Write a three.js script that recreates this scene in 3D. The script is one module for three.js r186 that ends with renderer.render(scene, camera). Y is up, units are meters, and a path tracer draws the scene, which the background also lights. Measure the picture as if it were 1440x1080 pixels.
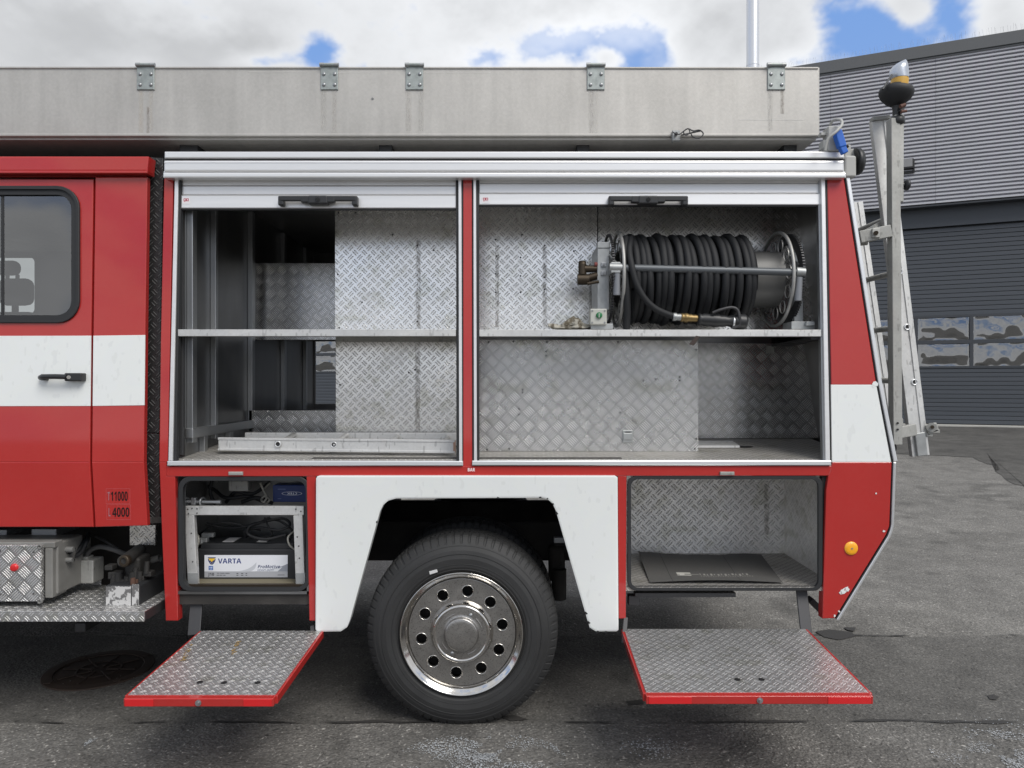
import * as THREE from 'three';
import { RoundedBoxGeometry } from 'three/addons/geometries/RoundedBoxGeometry.js';
import { mergeGeometries, mergeVertices } from 'three/addons/utils/BufferGeometryUtils.js';

// ---------------------------------------------------------------- camera, sky, sun, exposure
const FOCAL = 1000, EYE = 1.70;                       // focal length in photo pixels (1440 x 1080), eye height in metres
const scene = new THREE.Scene();
const camera = new THREE.PerspectiveCamera(2 * Math.atan(540 / FOCAL) * 180 / Math.PI, 4 / 3, 0.1, 6000);
camera.position.set(0, EYE, 0);
camera.lookAt(0, EYE, -10);
scene.add(camera);
const renderer = new THREE.WebGLRenderer({ antialias: true });
renderer.toneMapping = THREE.LinearToneMapping;
renderer.toneMappingExposure = 1.0;
renderer.shadowMap.enabled = true;
renderer.setSize(1024, 768);

const sun = new THREE.DirectionalLight(new THREE.Color().setRGB(1.0, 0.96, 0.90), 2.5);
const SUN = new THREE.Vector3(0.40, 0.74, 0.56).normalize();
sun.position.copy(SUN).multiplyScalar(40);
sun.target.position.set(0, 0, 0);
sun.castShadow = true;
sun.shadow.radius = 60;
sun.shadow.mapSize.set(2048, 2048);
Object.assign(sun.shadow.camera, { left: -30, right: 30, top: 30, bottom: -30, near: 1, far: 120 });
scene.add(sun, sun.target);

// seeded noise
let seedN = 7;
const rnd = () => { seedN = (seedN + 0x6d2b79f5) | 0; let t = Math.imul(seedN ^ (seedN >>> 15), 1 | seedN); t = (t + Math.imul(t ^ (t >>> 7), 61 | t)) ^ t; return ((t ^ (t >>> 14)) >>> 0) / 4294967296; };
const hash = (x, y, s) => { let h = Math.imul(x, 374761393) + Math.imul(y, 668265263) + Math.imul(s, 2147483647 - 40503); h = Math.imul(h ^ (h >>> 13), 1274126177); h ^= h >>> 16; return (h >>> 0) / 4294967296; };
const mod = (a, n) => ((a % n) + n) % n;
function vnoise(x, y, per, s, per2 = per) {                       // value noise that repeats every per cells
  const ix = Math.floor(x), iy = Math.floor(y), fx = x - ix, fy = y - iy, u = fx * fx * (3 - 2 * fx), v = fy * fy * (3 - 2 * fy);
  const x0 = mod(ix, per), x1 = mod(ix + 1, per), y0 = mod(iy, per2), y1 = mod(iy + 1, per2), a = hash(x0, y0, s), b = hash(x1, y0, s), c = hash(x0, y1, s), d = hash(x1, y1, s);
  return (a + (b - a) * u) * (1 - v) + (c + (d - c) * u) * v;
}
function fbm(x, y, per, s, oct = 4, per2 = per) { let sum = 0, amp = 0.5, tot = 0; for (let i = 0; i < oct; i++) { sum += amp * vnoise(x, y, per, s + i * 17, per2); tot += amp; x *= 2; y *= 2; per *= 2; per2 *= 2; amp *= 0.5; } return sum / tot; }
const clamp = (x, a = 0, b = 1) => Math.min(b, Math.max(a, x));
const sstep = (a, b, x) => { const t = clamp((x - a) / (b - a)); return t * t * (3 - 2 * t); };
const mix = (a, b, t) => a + (b - a) * t;

{ // a sky of broken cloud with blue gaps, computed for every direction
  const W = 4096, H = 2048, data = new Float32Array(W * H * 4);
  const gaps = [[345, 86, 46, 14, .5], [395, 84, 40, 15, .45], [452, 74, 28, 26, .55], [690, 84, 40, 24, .55], [790, 60, 80, 40, .75], [905, 70, 62, 36, .7], [1185, 62, 62, 44, .66], [1222, 22, 44, 26, .5], [1108, 88, 48, 18, .5], [1338, 36, 34, 34, .72], [1262, 66, 50, 22, .42]];
  const puffs = [[850, 78, 24, 16, 1.1], [965, 70, 34, 30, .7], [600, 20, 160, 50, .3], [1272, 8, 40, 20, 1.1], [1420, 20, 34, 40, .9], [240, 30, 200, 50, .3], [1000, 20, 60, 30, .5], [1128, 46, 24, 24, .7], [1176, 40, 12, 8, .5], [1240, 88, 40, 10, .5]];
  const billow = (x, y, per, sd, oct) => { let t = 0, w = 0, am = 1; for (let i = 0; i < oct; i++) { t += am * vnoise(x, y, per, sd + i * 13, 65536); w += am; x *= 2.0; y *= 2.0; per *= 2; am *= .62; } return t / w; };
  for (let r = 0; r < H; r++) {
    const up = ((r + 0.5) / H - 0.5) * Math.PI, y = Math.sin(up), ch = Math.cos(up);
    for (let c = 0; c < W; c++) {
      const k = (r * W + c) * 4;
      if (y < 0) { data[k] = 0.24; data[k + 1] = 0.24; data[k + 2] = 0.24; data[k + 3] = 1; continue; }
      const a = ((c + 0.5) / W - 0.5) * 2 * Math.PI, x = Math.cos(a) * ch, z = Math.sin(a) * ch, yy = Math.max(y, 0);
      const U = a / (2 * Math.PI) + .5, Q = up / (2 * Math.PI) * 1.7 + 3, near = y < .75 && z < 0 ? 1 : 0;
      const big = fbm(U * 14, Q * 14, 14, 11, 3, 4096), fine = billow(U * 46, Q * 46, 46, 23, 4 + near * 3), soft = fbm(U * 40, Q * 40, 40, 57, 5, 4096);
      let den = .535 + (big - .5) * .7 + (fine - .5) * 1.15;
      if (z < -0.2) {                                  // where the gaps in the cloud lie in view
        const X = 720 + x / -z * FOCAL, Y = 540 - y / -z * FOCAL;
        if (Y > -400 && Y < 540 && X > -300 && X < 1750) {
          for (const g of gaps) den -= 0.56 * g[4] * Math.exp(-(((X - g[0]) / g[2]) ** 2) - ((Y - g[1]) / g[3]) ** 2);
          for (const g of puffs) den += 0.26 * g[4] * Math.exp(-(((X - g[0]) / g[2]) ** 2) - ((Y - g[1]) / g[3]) ** 2);
        }
      }
      const cov = Math.max(sstep(.17, .50, den), .55 * sstep(.44, .72, soft) * sstep(-.15, .3, den)), thick = sstep(.40, .80, den * .45 + big * .3 + soft * .25);
      const hz = Math.exp(-yy * 5), br = [mix(.165, .54, hz), mix(.345, .66, hz), mix(.76, .82, hz)];
      const lit = (mix(.96, 0.52, thick) + (fine - .5) * .30 + (soft - .5) * .48), cl = [lit * .965, lit * .985, lit * 1.015];
      for (let i = 0; i < 3; i++) data[k + i] = mix(br[i], cl[i], cov);
      data[k + 3] = 1;
    }
  }
  const t = new THREE.DataTexture(data, W, H, THREE.RGBAFormat, THREE.FloatType);
  t.mapping = THREE.EquirectangularReflectionMapping; t.magFilter = THREE.LinearFilter; t.minFilter = THREE.LinearFilter; t.needsUpdate = true;
  scene.background = t; scene.environment = t;
}

// ---------------------------------------------------------------- helpers
const V = (x, y, z) => new THREE.Vector3(x, y, z);
const at = (px, py, d) => V((px - 720) / FOCAL * d, EYE - (py - 540) / FOCAL * d, -d);     // the point d metres away that was measured at a photo pixel
const ORG = new Map();
const counts = {};
function numbered(n) { counts[n] = (counts[n] ?? -1) + 1; return counts[n] ? n + '_' + String(counts[n]).padStart(3, '0') : n; }
function thing(name, label, category, p, group) {
  const o = new THREE.Group(); o.name = numbered(name); o.position.copy(p); scene.add(o); ORG.set(o, p.clone());
  o.userData = { label, category }; if (group) o.userData.group = group;
  return o;
}
function boxUV(g) {                                   // texture coordinates in metres, by the way each face points
  g = g.index ? g.toNonIndexed() : g;
  const p = g.attributes.position, n = p.count, uv = new Float32Array(n * 2), a = V(0, 0, 0), b = V(0, 0, 0), c = V(0, 0, 0);
  for (let i = 0; i < n; i += 3) {
    a.fromBufferAttribute(p, i); b.fromBufferAttribute(p, i + 1); c.fromBufferAttribute(p, i + 2);
    const m = b.clone().sub(a).cross(c.clone().sub(a)), x = Math.abs(m.x), y = Math.abs(m.y), z = Math.abs(m.z);
    [a, b, c].forEach((v, j) => { const s = x > y && x > z ? [v.z, v.y] : y > z ? [v.x, v.z] : [v.x, v.y]; uv[(i + j) * 2] = s[0] + 50; uv[(i + j) * 2 + 1] = s[1] + 50; });
  }
  g.setAttribute('uv', new THREE.BufferAttribute(uv, 2));
  return g;
}
function joined(geos, keepUV) {
  geos = (Array.isArray(geos) ? geos : [geos]).map((g) => {
    g = keepUV ? (g.index ? g.toNonIndexed() : g) : boxUV(g);
    if (!g.attributes.normal) g.computeVertexNormals();
    for (const k of Object.keys(g.attributes)) if (!['position', 'normal', 'uv'].includes(k)) g.deleteAttribute(k);
    return g;
  });
  return geos.length > 1 ? mergeGeometries(geos) : geos[0];
}
function part(name, geos, mat, parent, o = {}) {      // geometry given in world metres becomes one mesh under its thing
  let g = joined(geos, o.keepUV); const org = ORG.get(parent) ?? V(0, 0, 0);
  if (org.lengthSq()) g.translate(-org.x, -org.y, -org.z);
  const m = new THREE.Mesh(g, mat); m.name = o.plain ? name : numbered(name); m.castShadow = m.receiveShadow = true;
  if (o.label) m.userData.label = o.label; if (o.kind) m.userData.kind = o.kind;
  parent.add(m); ORG.set(m, org.clone());
  return m;
}
function put(name, geo, mat, parent, pos, rot) {      // a mesh that shares its geometry with others like it
  const org = ORG.get(parent) ?? V(0, 0, 0), m = new THREE.Mesh(geo, mat); m.name = numbered(name); m.castShadow = m.receiveShadow = true;
  m.position.copy(pos).sub(org); if (rot) m.rotation.set(...rot); parent.add(m); ORG.set(m, pos.clone());
  return m;
}
function box(cx, cy, cz, w, h, d, r = 0.003) { const g = r > 0 ? new RoundedBoxGeometry(w, h, d, 2, Math.min(r, w / 2.01, h / 2.01, d / 2.01)) : new THREE.BoxGeometry(w, h, d); g.translate(cx, cy, cz); return g; }
function span(x0, x1, y0, y1, z0, z1, r = 0.002) { return box((x0 + x1) / 2, (y0 + y1) / 2, (z0 + z1) / 2, Math.abs(x1 - x0), Math.abs(y1 - y0), Math.abs(z1 - z0), r); }
function boxPx(x0, y0, x1, y1, d, depth, r = 0.003) { const a = at(x0, y0, d), b = at(x1, y1, d); return span(a.x, b.x, b.y, a.y, -d - depth, -d, r); }
function pathPx(pts, S = THREE.Shape) { const s = new S(); pts.forEach((p, i) => (i ? s.lineTo(p[0], -p[1]) : s.moveTo(p[0], -p[1]))); s.closePath(); return s; }
// a plate: outline (and holes) as measured on the photo, on the plane whose distance at row y is dist(y), with a real thickness
function plate(pts, dist, thick, bevel = 0.6, holes = []) {
  const s = pathPx(pts); for (const h of holes) s.holes.push(pathPx(h, THREE.Path));
  const bt = bevel ? 0.002 : 0, g = new THREE.ExtrudeGeometry(s, { depth: Math.max(1e-4, thick - bt), bevelEnabled: !!bevel, bevelSize: bevel, bevelOffset: -bevel, bevelThickness: bt, bevelSegments: 1, curveSegments: 6 });
  const p = g.attributes.position, D = typeof dist === 'number' ? () => dist : dist, zt = Math.max(1e-4, thick - bt) + bt;
  for (let i = 0; i < p.count; i++) { const px = p.getX(i), py = -p.getY(i), d = D(py), w = at(px, py, d); p.setXYZ(i, w.x, w.y, w.z + (p.getZ(i) - zt)); }
  g.computeVertexNormals();
  return g;
}
function roundPx(x0, y0, x1, y1, r, n = 6) { const o = []; for (const [cx, cy, a0] of [[x1 - r, y0 + r, -90], [x1 - r, y1 - r, 0], [x0 + r, y1 - r, 90], [x0 + r, y0 + r, 180]]) for (let i = 0; i <= n; i++) { const a = (a0 + 90 * i / n) * Math.PI / 180; o.push([cx + r * Math.cos(a), cy + r * Math.sin(a)]); } return o; }
function circlePx(cx, cy, r, n = 24) { return Array.from({ length: n }, (_, i) => [cx + r * Math.cos(i / n * 6.28319), cy + r * Math.sin(i / n * 6.28319)]); }
function decal(x0, y0, x1, y1, dist, out = 0.0015) {  // a flat print on a surface
  const D = typeof dist === 'number' ? () => dist : dist, g = new THREE.BufferGeometry(), P = [[x0, y1], [x1, y1], [x1, y0], [x0, y0]].map(([x, y]) => at(x, y, D(y) - out));
  g.setAttribute('position', new THREE.Float32BufferAttribute([0, 1, 2, 0, 2, 3].flatMap((i) => P[i].toArray()), 3));
  g.setAttribute('uv', new THREE.Float32BufferAttribute([0, 0, 1, 0, 1, 1, 0, 0, 1, 1, 0, 1], 2)); g.computeVertexNormals();
  return g;
}
function quad(a, b, c, d) { const g = new THREE.BufferGeometry(); g.setAttribute('position', new THREE.Float32BufferAttribute([a, b, c, a, c, d].flatMap((v) => v.toArray()), 3)); g.setAttribute('uv', new THREE.Float32BufferAttribute([0, 0, 1, 0, 1, 1, 0, 0, 1, 1, 0, 1], 2)); g.computeVertexNormals(); return g; }
function slab(a, b, c, d, n, t) {                     // a sheet through four points, t thick along -n
  const o = n.clone().multiplyScalar(-t), A = a.clone().add(o), B = b.clone().add(o), C = c.clone().add(o), D = d.clone().add(o);
  return joined([quad(a, b, c, d), quad(D, C, B, A), quad(a, A, B, b), quad(b, B, C, c), quad(c, C, D, d), quad(d, D, A, a)]);
}
const UP = V(0, 1, 0);
function cyl(a, b, r0, r1 = r0, seg = 16, open = false) { const dir = b.clone().sub(a), g = new THREE.CylinderGeometry(r1, r0, dir.length(), seg, 1, open); g.applyQuaternion(new THREE.Quaternion().setFromUnitVectors(UP, dir.normalize())); g.translate((a.x + b.x) / 2, (a.y + b.y) / 2, (a.z + b.z) / 2); return g; }
function tube(pts, r, seg = 24, rad = 8) { return new THREE.TubeGeometry(new THREE.CatmullRomCurve3(pts, false, 'centripetal'), seg, r, rad, false); }
function lathe(profile, o, axis, seg = 48) { const g = new THREE.LatheGeometry(profile.map(([r, h]) => new THREE.Vector2(Math.max(r, 1e-4), h)), seg); g.applyQuaternion(new THREE.Quaternion().setFromUnitVectors(UP, axis.clone().normalize())); g.translate(o.x, o.y, o.z); return g; }
function beam(a, b, w, h, r = 0.003, side = V(0, 0, 1)) {   // a bar of rectangular section: w along side, h across
  const y = b.clone().sub(a), L = y.length(); y.normalize(); const x = side.clone().sub(y.clone().multiplyScalar(side.dot(y))).normalize(), z = x.clone().cross(y);
  const g = new RoundedBoxGeometry(w, L, h, 2, Math.min(r, w / 2.01, h / 2.01)); g.applyMatrix4(new THREE.Matrix4().makeBasis(x, y, z)); g.translate((a.x + b.x) / 2, (a.y + b.y) / 2, (a.z + b.z) / 2); return g;
}

// ---------------------------------------------------------------- materials
const toS = (v) => Math.round(255 * clamp(v <= 0.0031308 ? v * 12.92 : 1.055 * Math.pow(v, 1 / 2.4) - 0.055));
function colorTex(n, size, fn, n2 = n) { const d = new Uint8Array(n * n2 * 4); for (let y = 0; y < n2; y++) for (let x = 0; x < n; x++) { const c = fn(x / n, y / n2), k = (y * n + x) * 4; d[k] = toS(c[0]); d[k + 1] = toS(c[1]); d[k + 2] = toS(c[2]); d[k + 3] = 255; } return texture(d, n, n2, size, THREE.SRGBColorSpace); }
function grayTex(n, size, fn, n2 = n) { const d = new Uint8Array(n * n2 * 4); for (let y = 0; y < n2; y++) for (let x = 0; x < n; x++) { const v = Math.round(255 * clamp(fn(x / n, y / n2))), k = (y * n + x) * 4; d[k] = d[k + 1] = d[k + 2] = v; d[k + 3] = 255; } return texture(d, n, n2, size); }
function texture(d, w, h, size, cs) { const t = new THREE.DataTexture(d, w, h); t.wrapS = t.wrapT = THREE.RepeatWrapping; t.magFilter = THREE.LinearFilter; t.minFilter = THREE.LinearMipmapLinearFilter; const s = Array.isArray(size) ? size : [size, size]; t.repeat.set(1 / s[0], 1 / s[1]); if (cs) t.colorSpace = cs; t.needsUpdate = true; return t; }
const gray = (v) => [v, v, v], lin = (r, g, b) => new THREE.Color().setRGB(r, g, b);
const std = (o) => new THREE.MeshStandardMaterial(o), phys = (o) => new THREE.MeshPhysicalMaterial(o);

function tread(nb, L, w, step) {                      // raised bars of chequer plate, one cell
  const M = [[0, 0, 1], [1, 0, 1], [0, 1, 1], [1, 1, 1], [.5, .5, -1], [-.5, .5, -1], [1.5, .5, -1], [.5, 1.5, -1], [.5, -.5, -1]];
  return (u, v) => { let h = 0; for (const [cx, cy, s] of M) { const x = u - cx, y = v - cy, a = (x + s * y) * .70711, b = (-s * x + y) * .70711; for (let i = 0; i < nb; i++) { const o = b - (i - (nb - 1) / 2) * step, q = 1 - (a / (L / 2)) ** 2 - (o / (w / 2)) ** 2; if (q > 0) h = Math.max(h, Math.min(1, 1.5 * Math.sqrt(q))); } } return h; };
}
function treadPair(cell, cells, dirt, flat, seed, n = 1024) {   // relief and bar colour of one sheet
  const N = 128, t = new Float32Array(N * N); for (let y = 0; y < N; y++) for (let x = 0; x < N; x++) t[y * N + x] = cell((x + .5) / N, (y + .5) / N);
  const h = (u, v) => t[Math.floor(mod(v * cells, 1) * N) * N + Math.floor(mod(u * cells, 1) * N)];
  return (size) => ({ bump: grayTex(n, size * cells, h), map: colorTex(n, size * cells, (u, v) => { const b = sstep(.25, .8, h(u, v)), d = dirt(u, v), k = mix(flat, 1, b); return [d[0] * k, d[1] * k, d[2] * k]; }) });
}
const alloyDirt = (base, s, stain) => (u, v) => {
  const f = fbm(u * 6, v * 6, 6, s, 5), g = fbm(u * 90, v * 90, 90, s + 3, 2), st = sstep(.60, .82, fbm(u * 22, v * 3, 22, s + 9, 2, 3) * .5 + fbm(u * 12, v * 2, 12, s + 5, 4, 2) * .5), sc = sstep(.72, .80, fbm(u * 60, v * 24, 60, s + 31, 2, 24));
  const k = base * (.86 + .28 * f) * (.94 + .12 * g) * (1 - .22 * st * stain) * (1 - .25 * sc); return [k * (1 + .02 * st), k * (1 - .01 * st), k * (.985 - .07 * st * stain)];
};
const roughDirt = grayTex(512, 1.1, (u, v) => .5 + .4 * fbm(u * 8, v * 8, 8, 77, 5) + .1 * (fbm(u * 60, v * 60, 60, 5, 2) - .5));
const sheetDirt = (base, s, warm = 0) => (u, v) => { const f = fbm(u * 4, v * 4, 4, s, 5), g = fbm(u * 150, v * 150, 150, s + 3, 2), q = sstep(.55, .8, fbm(u * 9, v * 9, 9, s + 7, 4)), k = base * (.86 + .24 * f) * (.90 + .2 * g) * (1 - .18 * q); return [k * (1 + warm * .5), k, k * (1 - warm - .05 * q)]; };
const two = treadPair(tread(2, .62, .105, .235), 12, sheetDirt(.80, 101, .03), 1.12, 1)(.052), five = treadPair(tread(5, .68, .080, .132), 10, sheetDirt(.90, 111, .01), .56, 2)(.077), stepT = treadPair(tread(2, .68, .14, .22), 14, sheetDirt(.88, 121, .01), .60, 3)(.046), blackT = treadPair(tread(2, .62, .11, .235), 6, (u, v) => gray(.085), .22, 4, 512)(.056);  // first pair: shade of the bar slopes painted darker; other pairs: bars worn bright
const M = {};
M.tread2 = std({ color: 0xffffff, map: two.map, metalness: .92, roughness: .36, roughnessMap: roughDirt, bumpMap: two.bump, bumpScale: .0034 });
const wide = (t) => { const c = t.clone(); c.repeat.multiplyScalar(.052 / .061); c.needsUpdate = true; return c; };
M.tread2c = std({ color: 0xffffff, map: wide(two.map), metalness: .78, roughness: .72, roughnessMap: roughDirt, bumpMap: wide(two.bump), bumpScale: .0065 });
M.tread5 = std({ color: 0xffffff, map: five.map, metalness: .88, roughness: .42, roughnessMap: roughDirt, bumpMap: five.bump, bumpScale: .0028 });
M.tread5b = std({ color: 0xffffff, map: five.map, metalness: .95, roughness: .32, roughnessMap: roughDirt, bumpMap: five.bump, bumpScale: .0024 });
M.treadFloor = std({ color: lin(.62, .6, .57), map: stepT.map, metalness: .6, roughness: .85, roughnessMap: roughDirt, bumpMap: stepT.bump, bumpScale: .002 });
M.treadStep = std({ color: 0xffffff, map: stepT.map, metalness: .75, roughness: .55, roughnessMap: roughDirt, bumpMap: stepT.bump, bumpScale: .0022 });
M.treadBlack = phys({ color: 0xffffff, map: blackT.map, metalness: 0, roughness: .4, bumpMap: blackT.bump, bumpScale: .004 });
const alu = colorTex(512, .83, alloyDirt(.66, 201, .25)), aluLight = colorTex(512, .71, (u, v) => gray(.78 * (.95 + .1 * fbm(u * 3, v * 40, 3, 231, 4, 40))));
M.alu = std({ color: 0xffffff, map: alu, metalness: .7, roughness: .8, roughnessMap: roughDirt });
M.aluDull = std({ color: lin(.62, .62, .6), map: alu, metalness: .6, roughness: 1, roughnessMap: roughDirt });
M.anod = std({ color: 0xffffff, map: aluLight, metalness: .55, roughness: .38 });
M.rail = std({ color: lin(.74, .75, .76), metalness: .7, roughness: .34 });
M.steel = std({ color: lin(.36, .37, .38), metalness: .8, roughness: .42 });
M.steelDark = std({ color: lin(.065, .065, .068), metalness: .6, roughness: .5 });
M.galv = std({ color: 0xffffff, map: colorTex(256, .3, (u, v) => { const k = .30 + .18 * fbm(u * 9, v * 9, 9, 301, 4); return [k * .97, k, k * 1.0]; }), metalness: .65, roughness: .5 });
M.zinc = std({ color: 0xffffff, map: colorTex(256, .11, (u, v) => { const k = .26 + .2 * fbm(u * 7, v * 7, 7, 311, 4); return [k * .92, k * 1.0, k * .97]; }), metalness: .5, roughness: .5 });
M.boxAlu = std({ color: 0xffffff, map: colorTex(1024, [2.3, 1.15], (u, v) => {
  const f = fbm(u * 10, v * 5, 10, 401, 5, 5), g = fbm(u * 250, v * 125, 250, 405, 2, 125), st = fbm(u * 60, v * 2, 60, 409, 3, 2), k = .47 * (.88 + .22 * f) * (.94 + .12 * g) * (.90 + .19 * st);
  return [k * 1.03, k, k * .945]; }, 512), metalness: .45, roughness: .55, bumpMap: grayTex(256, .08, (u, v) => fbm(u * 40, v * 40, 40, 421, 2)), bumpScale: .0003 });
const redMap = colorTex(512, 1.9, (u, v) => { const f = fbm(u * 5, v * 5, 5, 501, 5), g = fbm(u * 120, v * 120, 120, 503, 2); return [.42 * (.93 + .14 * f), .022 * (.8 + .3 * f + .2 * g), .019 * (.8 + .3 * f + .2 * g)]; });
M.red = phys({ color: 0xffffff, map: redMap, roughness: .55, specularIntensity: .4, clearcoat: 1, clearcoatRoughness: .05, bumpMap: grayTex(256, .9, (u, v) => fbm(u * 5, v * 5, 5, 511, 2)), bumpScale: .0012 });
const whiteMap = colorTex(512, 1.7, (u, v) => { const f = fbm(u * 6, v * 6, 6, 521, 5), s = sstep(.74, .8, fbm(u * 90, v * 40, 90, 523, 2, 40)), k = .80 * (.965 + .05 * f) - .05 * s; return [k * .97, k, k * .985]; });
M.white = phys({ color: 0xffffff, map: whiteMap, roughness: .38, clearcoat: .5, clearcoatRoughness: .2 });
M.black = std({ color: lin(.012, .012, .013), roughness: .6 });
M.rubber = std({ color: lin(.020, .021, .023), roughness: .62 });
M.plastic = std({ color: lin(.022, .023, .025), roughness: .42 });
M.dark = std({ color: lin(.022, .022, .023), roughness: .8 });
M.under = std({ color: 0xffffff, map: colorTex(256, .8, (u, v) => { const k = .016 + .03 * fbm(u * 8, v * 8, 8, 601, 4) ** 2; return [k * 1.1, k, k * .93]; }), roughness: .85 });
M.inner = std({ color: 0xffffff, map: colorTex(512, 1.2, (u, v) => gray(.24 * (.7 + .5 * fbm(u * 8, v * 3, 8, 611, 5, 3)))), metalness: .92, roughness: .34 });
M.post = std({ color: lin(.42, .43, .44), metalness: .9, roughness: .36 });
M.chrome = std({ color: lin(.62, .60, .57), metalness: 1, roughness: .13, roughnessMap: grayTex(256, .22, (u, v) => .6 + .7 * fbm(u * 8, v * 8, 8, 621, 4)) });
M.chromeDisc = std({ color: 0xffffff, map: colorTex(512, .35, (u, v) => { const f = fbm(u * 9, v * 9, 9, 631, 4), s = sstep(.66, .72, fbm(u * 110, v * 110, 110, 633, 2)), k = .40 * (.8 + .4 * f) * (1 - .4 * s); return [k, k * .97, k * .93]; }), metalness: .92, roughness: .3 });
M.brass = std({ color: lin(.42, .28, .10), metalness: .85, roughness: .4 });
M.bronze = std({ color: lin(.062, .048, .034), metalness: .7, roughness: .5 });
M.hose = std({ color: lin(.009, .010, .012), roughness: .62, bumpMap: grayTex(128, .02, (u, v) => fbm(u * 16, v * 16, 16, 641, 2)), bumpScale: .0008 });
M.amber = phys({ color: lin(.95, .42, .012), roughness: .25, clearcoat: .6, clearcoatRoughness: .1, bumpMap: grayTex(64, .006, (u, v) => .5 + .5 * Math.cos(u * 6.283) * Math.cos(v * 6.283)), bumpScale: .0006 });
M.yellow = std({ color: lin(.62, .36, .06), roughness: .5 });
M.blue = std({ color: lin(.02, .13, .55), roughness: .45 });
M.greyPlastic = std({ color: lin(.42, .42, .40), roughness: .55 });
M.greyDark = std({ color: lin(.16, .16, .155), roughness: .55 });
M.enclosure = std({ color: 0xffffff, map: colorTex(256, .6, (u, v) => { const k = .19 * (.75 + .5 * fbm(u * 7, v * 7, 7, 651, 4)); return [k, k * .98, k * .92]; }), roughness: .5 });
M.glass = phys({ color: lin(.86, .90, .88), roughness: 0.02, transmission: 1, thickness: 0, ior: 1.52, specularIntensity: 1 });
M.tyre = std({ color: 0xffffff, map: colorTex(512, .9, (u, v) => { const f = fbm(u * 9, v * 9, 9, 661, 5), k = .018 + .016 * f; return [k, k * 1.01, k * 1.03]; }), roughness: .66 });
M.redLight = phys({ color: lin(.62, .015, .018), roughness: .3, clearcoat: .6 });

// ---------------------------------------------------------------- ground
const WALL = V(10.73, 0, -18.5), WT = V(0.921, 0, 0.390).normalize(), WN = V(-0.390, 0, 0.921).normalize();   // foot of the hall's wall, along it, out of it
const RISE = 0.63;
// the yard is level round the truck and rises gently to the hall
const gy = (x, z) => { const s = (x - WALL.x) * WN.x + (z - WALL.z) * WN.z, t = clamp((14.5 - s) / 14.0); return RISE * (t < .2 ? t * t / .4 : t - .1) / .9; };
function sheet(xs, zs, up, inside) {
  const pos = [], uv = [];
  for (let i = 0; i + 1 < xs.length; i++) for (let j = 0; j + 1 < zs.length; j++) {
    const c = [[xs[i], zs[j]], [xs[i], zs[j + 1]], [xs[i + 1], zs[j + 1]], [xs[i + 1], zs[j]]];
    for (const k of [0, 1, 2, 0, 2, 3]) { pos.push(c[k][0], gy(...c[k]) + up, c[k][1]); uv.push(c[k][0], c[k][1]); }
  }
  const g = new THREE.BufferGeometry(); g.setAttribute('position', new THREE.Float32BufferAttribute(pos, 3)); g.setAttribute('uv', new THREE.Float32BufferAttribute(uv, 2)); g.computeVertexNormals();
  return g;
}
const steps = (a, b, n) => Array.from({ length: n + 1 }, (_, i) => a + (b - a) * i / n);
function asphalt(n, size, base, s, contrast, stones) {
  return colorTex(n, size, (u, v) => {
    const f = fbm(u * 5, v * 5, 5, s, 4), m = fbm(u * 34, v * 34, 34, s + 2, 3), st = vnoise(u * size / .0075, v * size / .0075, Math.round(size / .0075), s + 4), st2 = vnoise(u * size / .013, v * size / .013, Math.round(size / .013), s + 6);
    let k = base * (1 - contrast / 2 + contrast * f) * (.72 + .56 * m);
    k *= .66 + .68 * st; if (st2 > .86) k *= 1 + stones * (st2 - .86) * 11; if (st > .93) k *= 1 + .9 * stones; if (st2 < .10) k *= .5;
    const oil = sstep(.66, .84, fbm(u * 16, v * 16, 16, s + 41, 3)); k *= 1 - .30 * oil;
    return [k * 1.03, k * .99, k * .92];
  });
}
const aggBump = (s) => grayTex(512, 1.2, (u, v) => .6 * vnoise(u * 150, v * 150, 150, s) + .4 * vnoise(u * 75, v * 75, 75, s + 1));
M.asphalt = std({ color: 0xffffff, map: asphalt(2048, 6.0, .150, 701, .4, 1.0), roughness: .9, bumpMap: aggBump(711), bumpScale: .006 });
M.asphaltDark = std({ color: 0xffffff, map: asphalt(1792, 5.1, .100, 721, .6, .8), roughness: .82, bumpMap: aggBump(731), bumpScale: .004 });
M.asphaltNear = std({ color: 0xffffff, map: asphalt(2048, 4.3, .118, 741, .5, 1.5), roughness: .88, bumpMap: aggBump(751), bumpScale: .007 });
M.asphaltFar = std({ color: 0xffffff, map: asphalt(768, 5.3, .080, 761, .6, .4), roughness: .85 });
function setting(name, g, m) { const o = part(name, g, m, scene, { keepUV: true }); o.userData.kind = 'structure'; return o; }
setting('ground', sheet([-3000, -300, -60, ...steps(-30, 30, 60), 60, 300, 3000], [-3000, -300, -100, ...steps(-45, 5, 80), 60, 300, 3000], -0.004), M.asphalt);
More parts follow.
